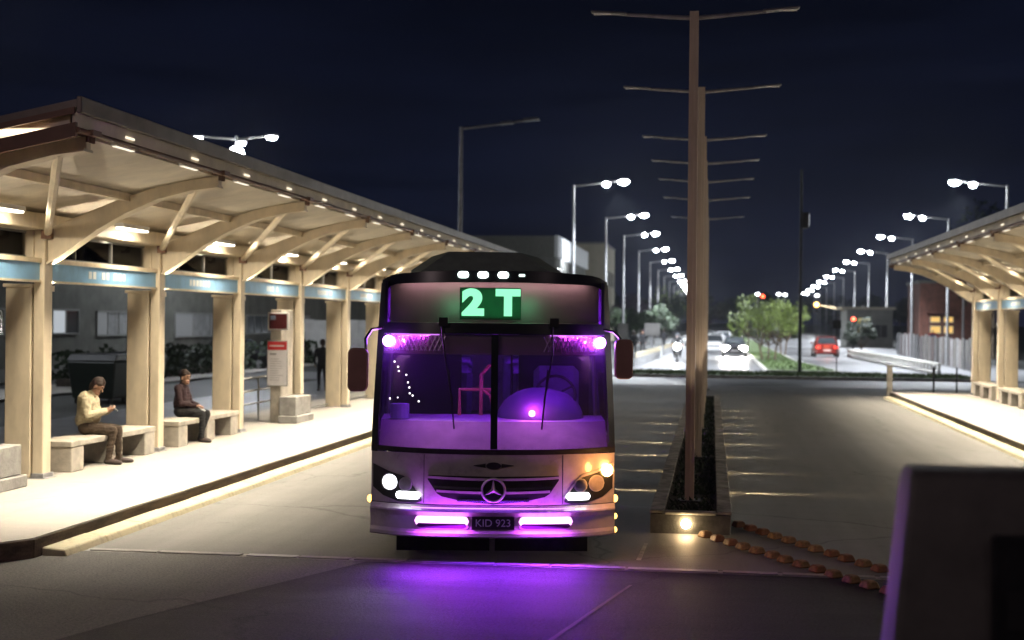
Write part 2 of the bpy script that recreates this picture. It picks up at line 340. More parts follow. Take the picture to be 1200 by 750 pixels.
# ================================================================== STATION SHELTERS
COLY = [14.12 + 4.03 * k for k in range(9)]
def shelter(side, label):
    s = side
    root = empty('station_shelter', (-9.2 if s < 0 else 8.36, 0, .2), label, 'bus shelter')
    def X(d): return d if s < 0 else -d                     # d: metres from the column line towards the road
    TIP = 2.55
    ya, yb = 13.75, 47.3
    def sl(d, z0): return z0 - .2 * (TIP - d)               # the roof falls away from the road
    # --- underside: one ceiling panel per half bay, and purlins
    def strip(d0, d1, z_a, z_b, y0, y1, th=.03):
        return MB().hexa([(X(d0), y0, z_a), (X(d1), y0, z_b), (X(d1), y1, z_b), (X(d0), y1, z_a)], [(X(d0), y0, z_a + th), (X(d1), y0, z_b + th), (X(d1), y1, z_b + th), (X(d0), y1, z_a + th)])
    first = {}
    ys = [ya] + [COLY[0] + 2.015 * i for i in range(1, 17)] + [yb]
    for i in range(len(ys) - 1):
        for (d0, d1) in ((-1.9, .02), (.02, 1.25), (1.25, 2.46)):
            o = strip(d0 + .006, d1 - .006, sl(d0, 4.19), sl(d1, 4.19), ys[i] + .006, ys[i + 1] - .006).build('ceiling_panel', M_ceil, root)
    for i, y in enumerate(ys[1:-1]):                        # cross ribs between the panels
        if i in (): strip(-1.9, 2.44, sl(-1.9, 4.09), sl(2.44, 4.09), y - .05, y + .05, .098).build('roof_rib', M_cream, root)
    for d in (1.25,):
        strip(d - .05, d + .05, sl(d, 4.08), sl(d, 4.08), ya + .1, yb - .1, .105).build('purlin', M_cream, root)
    # longitudinal beam over the columns
    box(X(-.12) if s < 0 else X(.14), X(.14) if s < 0 else X(-.12), ya + .05, yb - .05, 3.42, 3.64).build('ring_beam', M_cream, root, bevel=.015)
    # --- roof sheet and edges
    MB().hexa([(X(-2.1), ya - .04, sl(-2.1, 4.42)), (X(2.62), ya - .04, 4.43), (X(2.62), yb + .04, 4.43), (X(-2.1), yb + .04, sl(-2.1, 4.42))],
              [(X(-2.1), ya - .04, sl(-2.1, 4.50)), (X(2.62), ya - .04, 4.51), (X(2.62), yb + .04, 4.51), (X(-2.1), yb + .04, sl(-2.1, 4.50))]).build('roof', M_roofm, root)
    lo, hi = sorted((X(2.62), X(2.68)))
    box(lo, hi, ya - .06, yb + .06, 4.36, 4.535).build('fascia', M_roofm, root, bevel=.01)
    lo, hi = sorted((X(2.55), X(2.58)))
    box(lo, hi, ya, yb, 4.235, 4.43).build('fascia_backing', M_ceil, root)
    MB().tube([(X(2.6), ya, 4.195), (X(2.6), yb, 4.195)], .032, 8).build('edge_rail', M_brown, root, smooth=True)
    for y_, nm in ((ya - .03, 'end_beam'), (yb - .01, 'end_beam')):
        MB().hexa([(X(-2.1), y_, sl(-2.1, 4.12)), (X(2.6), y_, 4.12), (X(2.6), y_ + .05, 4.12), (X(-2.1), y_ + .05, sl(-2.1, 4.12))],
                  [(X(-2.1), y_, sl(-2.1, 4.27)), (X(2.6), y_, 4.27), (X(2.6), y_ + .05, 4.27), (X(-2.1), y_ + .05, sl(-2.1, 4.27))]).build(nm, M_brown, root)
        MB().hexa([(X(-2.1), y_ - .03, sl(-2.1, 4.36)), (X(2.6), y_ - .03, 4.36), (X(2.6), y_, 4.36), (X(-2.1), y_, sl(-2.1, 4.36))],
                  [(X(-2.1), y_ - .03, sl(-2.1, 4.425)), (X(2.6), y_ - .03, 4.425), (X(2.6), y_, 4.425), (X(-2.1), y_, sl(-2.1, 4.425))]).build('end_trim', M_brown, root)
    for y_, sg_ in ((ya + .06, -1), (yb - .06, 1)):
        MB().hexa([(X(-2.1), y_ - .01, sl(-2.1, 4.20)), (X(2.5), y_ - .01, 4.20), (X(2.5), y_ + .01, 4.20), (X(-2.1), y_ + .01, sl(-2.1, 4.20))],
                  [(X(-2.1), y_ - .01, sl(-2.1, 4.41)), (X(2.5), y_ - .01, 4.41), (X(2.5), y_ + .01, 4.41), (X(-2.1), y_ + .01, sl(-2.1, 4.41))]).build('end_panel', M_ceil, root)
        for d in (.3, 1.7): lamp('end_fill', 'AREA', (X(d), y_ + sg_ * .055, sl(d, 4.375)), 2.2, WARM, 1.2, root, (0, -sg_ * .5, -1), size_y=.02)  # added light without a fixture, brightens the end panel
    # --- columns: a rear pier, a slim front post and the arched bracket growing from it
    n = 10
    topc = [(.10, 3.44), (.55, 3.62), (1.1, 3.83), (1.7, 4.02), (2.2, 4.12), (2.56, 4.165)]
    low = [(2.56, 4.03), (2.2, 3.99), (1.7, 3.87), (1.25, 3.68), (.85, 3.46), (.5, 3.22), (.25, 3.05), (.12, 2.98)]
    pier = MB().box(*sorted((X(-.46), X(-.08))), -.14, .14, 0, 2.63); pier_o = pier.build('column', M_cream, root, bevel=.012)
    head_o = MB().box(*sorted((X(-.44), X(-.06))), -.13, .13, 3.02, 3.42).build('column_head', M_cream, root, bevel=.012)
    cap_o = MB().box(*sorted((X(-.49), X(-.06))), -.17, .17, 2.632, 2.68).build('column_cap', M_cream, root, bevel=.008)
    shoe_o = MB().box(*sorted((X(-.52), X(.16))), -.18, .18, 0, .012).box(*sorted((X(-.06), X(.125))), -.145, .145, .0125, .07).build('base_shoe', M_galv, root, bevel=.006)
    post_o = MB().box(*sorted((X(-.058), X(.10))), -.12, .12, 0, 3.44).build('front_post', M_cream, root, bevel=.012)
    br_o = MB().prism([(X(a), b) for a, b in topc + low], -.06, .06, 'y').build('bracket', M_cream, root, bevel=.008)
    fl = MB()
    for a, b in zip(low[:-1], low[1:]):
        fl.hexa([(X(a[0]), -.11, a[1] - .03), (X(b[0]), -.11, b[1] - .03), (X(b[0]), .11, b[1] - .03), (X(a[0]), .11, a[1] - .03)], [(X(a[0]), -.11, a[1]), (X(b[0]), -.11, b[1]), (X(b[0]), .11, b[1]), (X(a[0]), .11, a[1])])
    fl_o = fl.build('flange', M_cream, br_o)
    jt = MB().box(*sorted((X(2.48), X(2.66))), -.10, .10, 4.168, 4.23)
    for q in (-.07, 0, .07): jt.tube([(X(2.58), q, 4.10), (X(2.58), q, 4.165)], .022, 6)
    jt_o = jt.build('edge_bracket', M_brown, root)
    fitting = [shoe_o, pier_o, head_o, cap_o, post_o, br_o, jt_o]
    for i, y in enumerate(COLY):
        for f in fitting:
            q = f if i == 0 else dup(f, root)
            q.location.y = y
        if i:
            MB().tube([(X(.12), y - .08, 3.38), (X(2.22), y - 4.03, 4.01)], .055, 8).build('strut', M_cream, root, smooth=True)
            MB().box(*sorted((X(.06), X(.2))), y - .16, y - .07, 3.3, 3.44).build('strut_shoe', M_brown, root)
    # --- sign band, transom glass, lamps of every bay
    for i in range(8):
        y0, y1 = COLY[i] + .12, COLY[i + 1] - .12
        box(*sorted((X(-.05), X(.06))), y0 + .003, y1 - .003, 2.97, 3.035).build('sign_rail', M_cream, root)
        box(*sorted((X(-.05), X(.06))), y0 + .003, y1 - .003, 2.70, 2.73).build('sign_rail', M_cream, root)
        b = box(*sorted((X(-.03), X(.03))), y0 + .006, y1 - .006, 2.731, 2.969).build('sign_band', M_sign, root)
        t_ = MB(); yy = (y0 + y1) / 2 - .62; rs = random.Random(i * 7 + 3)
        while yy < (y0 + y1) / 2 + .6:
            w = rs.uniform(.06, .13)
            if rs.random() < .82: t_.box(*sorted((X(.031), X(.034))), yy, yy + w, 2.795, 2.905)
            yy += w + .045
        tag(t_.build('lettering', M_signtxt, b), kind='stuff')
        fr = MB()
        for z_ in (3.04, 3.38): fr.box(*sorted((X(-.2), X(-.17))), y0, y1, z_, z_ + .03)
        for j in range(1, 3): fr.box(*sorted((X(-.2), X(-.17))), y0 + (y1 - y0) * j / 3 - .012, y0 + (y1 - y0) * j / 3 + .012, 3.07, 3.38)
        w_ = fr.build('transom_frame', M_winf, root)
        box(*sorted((X(-.192), X(-.182))), y0, y1, 3.07, 3.38).build('pane', glass('transom_glass', (.85, .88, .9), .02, 1.15), w_)
        # fluorescent batten at the ring beam
        yc = COLY[i] + 2.4
        bt = box(*sorted((X(.2), X(.34))), yc - .5, yc + .5, 3.60, 3.66).build('lamp_batten', M_white, root)
        box(*sorted((X(.215), X(.325))), yc - .48, yc + .48, 3.575, 3.597).build('diffuser', emit('tube_light', (1, .88, .7), 9), bt)
        lamp('batten_light', 'AREA', (X(.27), yc, 3.56), L_TUBE, WARM, .12, root, (X(.12), 0, -1), size_y=.9)
        for j in (0, 1):                                    # eave downlights set in the open slot of the fascia
            yl = COLY[i] + 1.0 + 2.015 * j
            bx = MB().box(*sorted((X(2.475), X(2.548))), yl - .26, yl + .26, 4.165, 4.225).build('eave_lamp', M_white, root)
            box(*sorted((X(2.485), X(2.54))), yl - .25, yl + .25, 4.155, 4.164).build('diffuser', emit('eave_light', (1, .88, .7), 1.2), bx)
            gl = MB().box(*sorted((X(2.583), X(2.60))), yl - .11, yl + .11, 4.266, 4.29).build('lamp_lens', emit('eave_lens', (1, .86, .66), 1.3), bx)
            lamp('eave_light', 'AREA', (X(2.512), yl, 4.15), L_EAVE / 2, WARM, .05, root, (X(-.16), 0, -1), size_y=.34, spread=R(94))
        # the light of those lamps
        yl = COLY[i] + 2.0
        # lamps on top of the brackets washing the ceiling
        wl = box(*sorted((X(-.02), X(.08))), COLY[i] + .122, COLY[i] + .22, 2.58, 2.66).build('uplight', M_cream, root)
        lamp('uplight_beam', 'AREA', (X(.04), COLY[i] + .18, 2.68), 56, WARM, .07, root, (X(.62), .22, 1), size_y=.08)
    # low back rail
    for i in range(8):
        y0, y1 = COLY[i] + .14, COLY[i + 1] - .14
        if s < 0 and i in (3,): continue
        pf = MB()
        for z_ in (.06,): pf.box(*sorted((X(-.42), X(-.38))), y0, y1, z_, z_ + .035)
        pf = pf.build('back_rail', M_winf, root)
    return root
shelter(-1, 'long cream canopy station shelter with blue sign band, left of the bus')
shelter(1, 'cream canopy station shelter at the right edge of the picture')

# ------------------------------------------------------------------ benches, info pillars, railing
def make_bench():
    r = empty('bench', (0, 0, 0))
    box(-.28, .28, -1.52, 1.52, .36, .45).build('seat', M_conc, r, bevel=.012)
    for y in (-1.3, 0.05, 1.3): box(-.27, .27, y - .2, y + .2, 0, .358).build('leg', M_conc, r, bevel=.012)
    return r
BG = 'concrete benches between the station columns'
b0 = make_bench(); b0.location = (-9.32, 20.3, .2); tag(b0, 'pale concrete bench the man in the cream jacket sits on', 'bench', BG)
dup(b0, loc=(-9.32, 24.35, .2), label='pale concrete bench the woman in dark clothes sits on')
dup(b0, loc=(8.48, 40.35, .2), label='concrete bench between the two right station columns, nearer the grey info pillar')
dup(b0, loc=(8.48, 44.4, .2), label='concrete bench at the far end of the right station, beside the steps rail')

def make_pillar():
    r = empty('info_pillar', (0, 0, 0))
    box(-.12, .12, -.42, .42, 0, 2.42).build('pillar_body', M_conc, r, bevel=.015)
    b = MB().box(.12, .55, -.62, .62, .0, .16).box(.12, .50, -.55, .55, .16, .56).build('base_box', M_conc2, r, bevel=.015)
    # the faces towards the approaching passenger (-y) carry the panels
    sc = box(-.16, .30, -.50, -.424, 1.98, 2.36).build('screen_box', M_white, r, bevel=.01)
    box(-.125, .265, -.512, -.502, 2.01, 2.33).build('screen', mat('maroon_screen', (.10, .02, .025), .25), sc)
    box(-.10, .02, -.516, -.513, 2.2, 2.29).build('screen_icon', mat('icon_blue', (.3, .4, .6), .4), sc)
    p = box(-.18, .28, -.47, -.424, .78, 1.76).build('poster_panel', M_steel, r, bevel=.008)
    s_ = box(-.16, .26, -.480, -.472, .80, 1.74).build('poster', mat('poster_sheet', (.80, .78, .80), .4, var=.03), p)
    return r, p
pl, pan = make_pillar()
def poster_print(p, seed):
    rs = random.Random(seed)
    box(-.16, .26, -.486, -.482, 1.56, 1.735).build('poster_header', M_red, p)
    t = MB(); t.box(-.12, .20, -.490, -.487, 1.63, 1.66)
    t.build('header_print', M_white, p)
    q = MB(); q.box(-.11, .03, -.486, -.482, 1.45, 1.49)
    z = 1.36
    while z > .9:
        q.box(-.11, -.11 + rs.uniform(.18, .32), -.484, -.482, z, z + .008); z -= .05
    q.build('poster_print', M_print, p)
poster_print(pan, 3)
pl.location = (-9.25, 29.2, .2); tag(pl, 'pale info pillar with a red-headed poster and small screen on the left platform', 'info pillar', 'info pillars on the platforms')
dup(pl, loc=(-9.42, 16.55, .2), label='info pillar with grey base box, cut by the left picture edge')
dup(pl, loc=(8.45, 36.2, .2), label='info pillar on the right platform, at the right picture edge')
def rail_run(name, loc, n, step, h, material, label, cat, group=None, rz=0, bars=3, rad=.024):
    r = empty(name, loc, label, cat, group, rz)
    for i in range(n + 1): MB().tube([(i * step, 0, 0), (i * step, 0, h)], rad, 8).build('post', material, r, smooth=True)
    for k in range(bars):
        z = h - k * (h - .12) / max(1, bars)
        MB().tube([(-.02, 0, z), (n * step + .02, 0, z)], rad * .9, 8).build('rail', material, r, smooth=True)
    return r
M_wrail = mat('white_rail_paint', (.62, .62, .6), .45, var=.06)
rail_run('platform_railing', (-9.8, 27.0, .2), 3, 1.15, .95, M_wrail, 'white tubular railing behind the left platform near the info pillar', 'railing', rz=R(90))
rail_run('step_railing', (8.0, 47.6, .0), 2, .55, 1.0, M_dark, 'short dark handrail at the far end of the right platform', 'railing', rz=R(80), bars=2)
rail_run('step_railing', (7.3, 47.9, .0), 2, .55, 1.0, M_dark, 'dark handrail left of the other at the far end of the right platform', 'railing', rz=R(80), bars=2)

# ================================================================== CENTRAL PLANTER, LAMP POSTS, ORANGE BLOCKS
pl_ = empty('planter', (-.23, 16.2, 0), 'long low concrete planter between the two busways, with small side lights', 'planter')
LEN = 26.3
for s in (-1, 1):
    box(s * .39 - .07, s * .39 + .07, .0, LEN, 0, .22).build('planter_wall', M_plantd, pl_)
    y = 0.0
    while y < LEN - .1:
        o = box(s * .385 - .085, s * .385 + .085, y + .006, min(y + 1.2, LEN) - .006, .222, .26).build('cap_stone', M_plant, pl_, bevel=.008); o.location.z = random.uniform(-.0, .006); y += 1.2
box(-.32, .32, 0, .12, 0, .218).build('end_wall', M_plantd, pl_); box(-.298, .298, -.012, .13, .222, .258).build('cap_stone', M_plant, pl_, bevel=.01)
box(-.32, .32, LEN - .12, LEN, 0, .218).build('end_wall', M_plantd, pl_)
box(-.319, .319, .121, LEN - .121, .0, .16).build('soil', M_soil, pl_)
ew = emit('side_lamp_glow', (1, .72, .36), 60)
for i in range(8):
    y = 4.05 + 2.68 * i
    for s in (-1, 1):
        f = box(s * .462 - .012, s * .462 + .012, y - .07, y + .07, .05, .12).build('side_lamp', M_dark, pl_)
        box(s * .478 - .003, s * .478 + .003, y - .05, y + .05, .07, .10).build('lens', ew, f)
        lamp('side_beam', 'SPOT', (s * .50, y, .09), 230 * random.choice((1, .8, .45, .25)), (1, .74, .42), .02, pl_, (s, 0, -.20), spot=R(30), blend=1)
fl = MB().sphere((-.05, -.035, .12), (.055, .03, .055)).build('front_lamp', emit('front_lamp_glow', (1, .74, .38), 90), pl_)
lamp('front_beam', 'SPOT', (-.05, -.10, .13), 9, (1, .62, .30), .05, pl_, (.15, -1, -.2), spot=R(150), blend=.9)
# low shrubs in the planter
tf = MB()
for i in range(2600):
    x = random.uniform(-.27, .27); y = random.uniform(.3, LEN - .3); h = random.uniform(.02, .10); a = random.uniform(0, PI); w = random.uniform(.015, .035)
    tf.add([(x - w * math.cos(a), y - w * math.sin(a), .16), (x + w * math.cos(a), y + w * math.sin(a), .16), (x + random.uniform(-.08, .08), y + random.uniform(-.08, .08), .16 + h)], [(0, 1, 2)])
tag(tf.build('ground_cover', M_leafd, pl_), kind='stuff')

def make_tpost():
    r = empty('lamp_post', (0, 0, 0))
    p = MB().box(-.058, .058, -.056, .056, 0, 6.25).box(-.016, .016, -.060, -.0555, .3, 6.1)
    p.build('post', M_rust, r, bevel=.006)
    box(-.14, .14, -.14, .14, 0, .02).build('base_plate', M_dark, r)
    for s in (-1, 1):
        MB().tube([(s * .04, 0, 6.17), (s * .9, 0, 6.235)], [.030, .022], 8).build('arm', M_galv, r, smooth=True)
        h = MB().hexa([(s * .86, -.07, 6.225), (s * 1.32, -.07, 6.265), (s * 1.32, .07, 6.265), (s * .86, .07, 6.225)], [(s * .86, -.05, 6.255), (s * 1.32, -.05, 6.29), (s * 1.32, .05, 6.29), (s * .86, .05, 6.255)]).build('lamp_head', M_galv, r, bevel=.006)
        box(*sorted((s * .98, s * 1.29)), -.05, .05, 6.243, 6.249).build('lens', M_white, h)
    return r
tp = make_tpost(); TG = 'tan twin-arm lamp posts in a line along the planter'
for i, Y in enumerate((17.92, 23.7, 30.0, 34.5, 39.0, 43.0, 51.0)):
    o = tp if i == 0 else dup(tp)
    o.location = (-.27 + (.05 if i else 0), Y, .16 if Y < 43 else .0); 
    if i == 6: o.location.z = .004
    o['label'] = ('nearest and tallest-looking' if i == 0 else ORD[i]) + ' tan twin-arm lamp post' + (' in the planter' if Y < 43 else ' beyond the planter end') + (', counted from the camera' if i else ', closest to the small front lamp'); o['category'] = 'lamp post'; o['group'] = TG
    lamp('uplight_beam', 'SPOT', (.18, -.55, .6), 52, (1, .80, .60), .04, o, (-.07, .2, 1), spot=R(40), blend=.7)
tagl = MB()

# orange lane blocks in two rows
ob = MB().hexa([(-.085, -.075, 0), (.085, -.075, 0), (.085, .075, 0), (-.085, .075, 0)], [(-.055, -.05, .07), (.055, -.05, .07), (.055, .05, .07), (-.055, .05, .07)]).build('lane_block', M_orange, bevel=.014)
ob2 = ob.data.copy(); ob2.materials[0] = M_orange2
n = 0
for row, (a, b, cnt) in enumerate((((.34, 16.9), (1.66, 14.15), 11), ((-.06, 16.0), (1.75, 12.75), 14))):
    for i in range(cnt):
        t = i / (cnt - 1); o = ob if n == 0 else ob.copy()
        if n: col.objects.link(o)
        n += 1
        if random.random() < .4:
            o.data = ob2
        o.location = (a[0] + (b[0] - a[0]) * t + random.uniform(-.012, .012), a[1] + (b[1] - a[1]) * t, .001); o.rotation_euler.z = math.atan2(b[1] - a[1], b[0] - a[0]) + random.uniform(-.06, .06)
        tag(o, '%s orange lane block from the planter in the %s of the two rows' % (ORD[i], ('farther', 'nearer')[row]), 'lane block', 'orange raised lane blocks in two rows')

# ================================================================== FOREGROUND CABINET
cb = empty('utility_cabinet', (.055, 5.5, 0), 'big dark tapered cabinet, out of focus in the lower right foreground', 'cabinet')
def rrect(x0, x1, y0, y1, r, n=4):
    p = []
    for cx, cy, a0 in ((x1 - r, y1 - r, 0), (x0 + r, y1 - r, 90), (x0 + r, y0 + r, 180), (x1 - r, y0 + r, 270)):
        for i in range(n + 1): a = R(a0 + 90 * i / n); p.append((cx + r * math.cos(a), cy + r * math.sin(a)))
    return p
mb = MB(); rings = [(0, rrect(.53, 2.25, -.10, .42, .03)), (1.24, rrect(.645, 2.1, -.02, .36, .025)), (1.80, rrect(.70, 2.05, 0, .34, .025)), (1.86, rrect(.708, 2.04, .015, .33, .025)), (1.885, rrect(.722, 2.0, .05, .30, .025))]
N_ = len(rings[0][1])
for z, p in rings: mb.v += [(a, b, z) for a, b in p]
for k in range(len(rings) - 1):
    for j in range(N_): mb.f.append((k * N_ + j, k * N_ + (j + 1) % N_, (k + 1) * N_ + (j + 1) % N_, (k + 1) * N_ + j))
mb.f.append(tuple((len(rings) - 1) * N_ + j for j in range(N_)))
mb.build('cabinet_body', M_dkpaint, cb, smooth=True)
dr = MB().hexa([(.83, -.030, .5), (1.95, -.030, .5), (1.95, -.03, .5001), (.83, -.03, .5001)], [(.86, -.026, 1.72), (1.92, -.026, 1.72), (1.92, .02, 1.72), (.86, .02, 1.72)])
box(1.0, 1.85, -.052, .02, 1.24, 1.655).build('recess_panel', M_black, cb, bevel=.01)
box(1.05, 1.8, -.06, -.053, 1.30, 1.45).build('inset', M_dark, cb)

# ================================================================== THE BUS
M_bus = mat('bus_white_paint', (.56, .50, .53), .32, var=.13, scale=3.0, rvar=.1, coat=.5)
M_busd = mat('bus_black_paint', (.012, .014, .016), .3, var=.15, coat=.4)
M_mauve = mat('destination_cloth', (.30, .20, .21), .8, var=.06, scale=3)
M_dash = mat('dash_panel', (.52, .42, .50), .6, var=.06)
M_seat = mat('seat_fabric', (.28, .25, .36), .8, var=.12)
M_inter = mat('interior_trim', (.20, .19, .24), .6, var=.1)
M_salmon = mat('orange_grab_rail', (.75, .28, .16), .35, var=.05)
M_mirror = mat('mirror_housing', (.40, .22, .18), .35, var=.06)
M_wind = glass('windscreen_glass', (.88, .88, .92), .015, 1.45, haze=.05, hazec=(.7, .6, .8))
M_destg = glass('destination_glass', (.72, .68, .70), .03, 1.5, haze=.06, hazec=(.5, .38, .40))
M_sideg = glass('side_glass', (.25, .25, .28), .02, 1.5)
M_fogp = emit('fog_glow', (1.0, .40, 1.0), 3.2)
M_violet = emit('violet_lamp', (.62, .22, 1.0), 40)
M_headl = emit('headlight_glow', (.93, .95, 1.0), 9)
M_drl = emit('running_light_glow', (.95, .97, 1.0), 7)
M_blink = emit('indicator_glow', (1.0, .50, .12), 40)
M_amber = emit('amber_marker', (1.0, .55, .12), 5)
M_mark = emit('roof_marker_glow', (.80, 1.0, .93), 10)
M_led = emit('led_green', (.26, 1.0, .50), 3.4)
M_ledb = mat('led_board', (.006, .06, .024), .5, var=.2)

bus = empty('bus', (-2.16, 13.80, 0), 'white city bus with purple lights and green 2 T sign, facing the camera', 'bus', rz=R(9.6))
def bw(h):                                       # half width of the front at height h
    return 1.245 if h < 1.1 else 1.245 - .085 * ((h - 1.1) / 1.85) ** 1.2
def fy(x, h):                                    # how far the skin lies behind the nose
    u = min(1.0, abs(x) / bw(h)); return .30 * u ** 3.2 + (.17 * ((h - 1.1) / 1.85) ** 1.3 if h > 1.1 else 0)
def patch(x0, x1, lo, hi, off, nx=24, nh=6, th=.03, mbx=None):
    """a piece of the curved bus front between the outlines lo(x) and hi(x), proud of the skin by off"""
    f_lo = lo if callable(lo) else (lambda x: lo); f_hi = hi if callable(hi) else (lambda x: hi)
    b = mbx or MB(); base = len(b.v); cols = nx + 1; rows = nh + 1
    for o_ in (off, off - th):
        for i in range(cols):
            x = x0 + (x1 - x0) * i / nx
            for j in range(rows):
                h = f_lo(x) + (f_hi(x) - f_lo(x)) * j / nh
                b.v.append((x, fy(x, h) - o_, h))
    K = cols * rows
    def I(l, i, j): return base + l * K + i * rows + j
    for i in range(nx):
        for j in range(nh):
            b.f.append((I(0, i, j), I(0, i + 1, j), I(0, i + 1, j + 1), I(0, i, j + 1))); b.f.append((I(1, i, j), I(1, i, j + 1), I(1, i + 1, j + 1), I(1, i + 1, j)))
    for i in range(nx):
        for j in (0, nh): b.f.append((I(0, i, j), I(1, i, j), I(1, i + 1, j), I(0, i + 1, j)))
    for j in range(nh):
        for i in (0, nx): b.f.append((I(0, i, j), I(0, i, j + 1), I(1, i, j + 1), I(1, i, j)))
    return b
def lerp(pts):
    def f(x):
        for (a, b), (c, d) in zip(pts[:-1], pts[1:]):
            if x <= c: return b + (d - b) * max(0, min(1, (x - a) / (c - a + 1e-9)))
        return pts[-1][1]
    return f
def capsule(cx, cz, hw, hh):
    def e(x):
        r = hh; d = max(0, abs(x - cx) - (hw - r)); return math.sqrt(max(0, r * r - d * d)) if d < r else 0.0
    return (lambda x: cz - e(x)), (lambda x: cz + e(x))
def oval(cx, cz, hw, hh):
    e = lambda x: hh * math.sqrt(max(0, 1 - ((x - cx) / hw) ** 2))
    return (lambda x: cz - e(x)), (lambda x: cz + e(x))

def text(body_, size, name, material, parent, loc, rot, ext=.002, align='CENTER', off=0.0):
    c = bpy.data.curves.new(name, 'FONT'); c.body = body_; c.size = size; c.extrude = ext; c.offset = off; c.align_x = align; c.align_y = 'CENTER'
    t = bpy.data.objects.new(name, c); col.objects.link(t); bpy.context.view_layer.update()
    me = bpy.data.meshes.new_from_object(t.evaluated_get(bpy.context.evaluated_depsgraph_get())); bpy.data.objects.remove(t); bpy.data.curves.remove(c)
    me.materials.append(material); o = bpy.data.objects.new(name, me); col.objects.link(o); o.parent = parent; o.location = loc; o.rotation_euler = rot; return o
# --- shell: sides, roof, rear, floor
LB = 11.3
body = MB()
for s in (-1, 1):
    def wl(h): return s * bw(h)
    def wall(y0, y1, h0, h1):
        n = 6; b = len(body.v)
        for i in range(n + 1):
            h = h0 + (h1 - h0) * i / n
            for (y, t) in ((y0, 0), (y1, 0), (y0, .04), (y1, .04)): body.v.append((wl(h) - s * t, y, h))
        for i in range(n):
            a = b + 4 * i; c = a + 4
            body.f += [(a, a + 1, c + 1, c), (a + 2, c + 2, c + 3, a + 3), (a, c, c + 2, a + 2), (a + 1, a + 3, c + 3, c + 1)]
        body.f += [(b, b + 2, b + 3, b + 1), (b + 4 * n, b + 4 * n + 1, b + 4 * n + 3, b + 4 * n + 2)]
    y0 = .302
    wall(y0 + .02, 2.06, .30, 1.25); wall(2.06, 3.14, .98, 1.25); wall(3.14, 8.0, .30, 1.25); wall(8.0, 9.1, .98, 1.25); wall(9.1, LB, .30, 1.25); wall(y0 + .18, LB, 2.25, 2.86)
    for yp in (.52, 2.3, 4.1, 5.9, 7.7, 9.5, 11.18): wall(yp, yp + .12, 1.25, 2.25)
# roof
nr = 12; b = len(body.v)
for y in (.50, LB):
    for i in range(nr + 1):
        x = -bw(2.86) + 2 * bw(2.86) * i / nr; body.v.append((x, y, 2.86 + .10 * (1 - abs(2 * i / nr - 1) ** 4)))
for i in range(nr): body.f.append((b + i, b + i + 1, b + nr + 2 + i, b + nr + 1 + i))
body.box(-1.2, 1.2, LB - .04, LB, .3, 2.9)
body.build('body', M_bus, bus)
box(-1.20, 1.20, .36, LB - .05, .72, .80).build('floor', M_inter, bus)
box(-1.20, 1.20, 1.1, LB - .06, 2.78, 2.82).build('ceiling', M_inter, bus)
sg = 0
for s in (-1, 1):
    for ya_, yb_ in ((.645, 2.295), (2.425, 4.095), (4.225, 5.895), (6.025, 7.695), (7.825, 9.495), (9.625, 11.175)):
        MB().hexa([(s * (bw(1.25) - .012), ya_, 1.255), (s * (bw(1.25) - .012), yb_, 1.255), (s * (bw(1.25) - .02), yb_, 1.255), (s * (bw(1.25) - .02), ya_, 1.255)],
                  [(s * (bw(2.25) - .012), ya_, 2.245), (s * (bw(2.25) - .012), yb_, 2.245), (s * (bw(2.25) - .02), yb_, 2.245), (s * (bw(2.25) - .02), ya_, 2.245)]).build('side_window', M_sideg, bus)
box(-1.1, 1.1, 1.2, LB - .3, .30, .34).build('underbody', M_dark, bus)
for s in (-1, 1): box(*sorted((s * .03, s * 1.0)), .62, .64, .03, .36).build('under_shade_panel', M_rubber, bus)  # black sheets standing in for the shade under the bumper
MB().tube([(-.9, 2.6, .46), (.9, 2.6, .46)], .09, 10).build('axle', M_dark, bus)
box(-.35, .35, .9, 1.6, .16, .36).build('engine_sump', M_dark, bus, bevel=.03)
for s in (-1, 1):
    for yw in (2.6, 8.55):
        t = MB(); prof = [(-.15, .30), (-.15, .44), (-.12, .475), (.12, .475), (.15, .44), (.15, .30)]; vs = []; fs = []; nn = 24
        for k in range(nn):
            a = 2 * PI * k / nn
            for px_, r in prof: vs.append((px_, r * math.cos(a), r * math.sin(a)))
        for k in range(nn):
            for j in range(6): fs.append((k * 6 + j, k * 6 + (j + 1) % 6, ((k + 1) % nn) * 6 + (j + 1) % 6, ((k + 1) % nn) * 6 + j))
        t.add(vs, fs); w = t.build('wheel', M_rubber, bus, smooth=True, loc=(s * 1.06, yw, .48))
        MB().disc((-.08, 0, 0), .30, 'x', 20, .16).build('rim', M_galv, w)
# roof air-conditioning pod
MB().hexa([(-1.02, 1.5, 2.93), (.86, 1.5, 2.93), (.86, 4.6, 2.93), (-1.02, 4.6, 2.93)], [(-.62, 1.95, 3.235), (.42, 1.95, 3.235), (.42, 4.2, 3.235), (-.62, 4.2, 3.235)]).build('air_conditioner', mat('pod_paint', (.26, .31, .26), .45, var=.1), bus, bevel=.11)

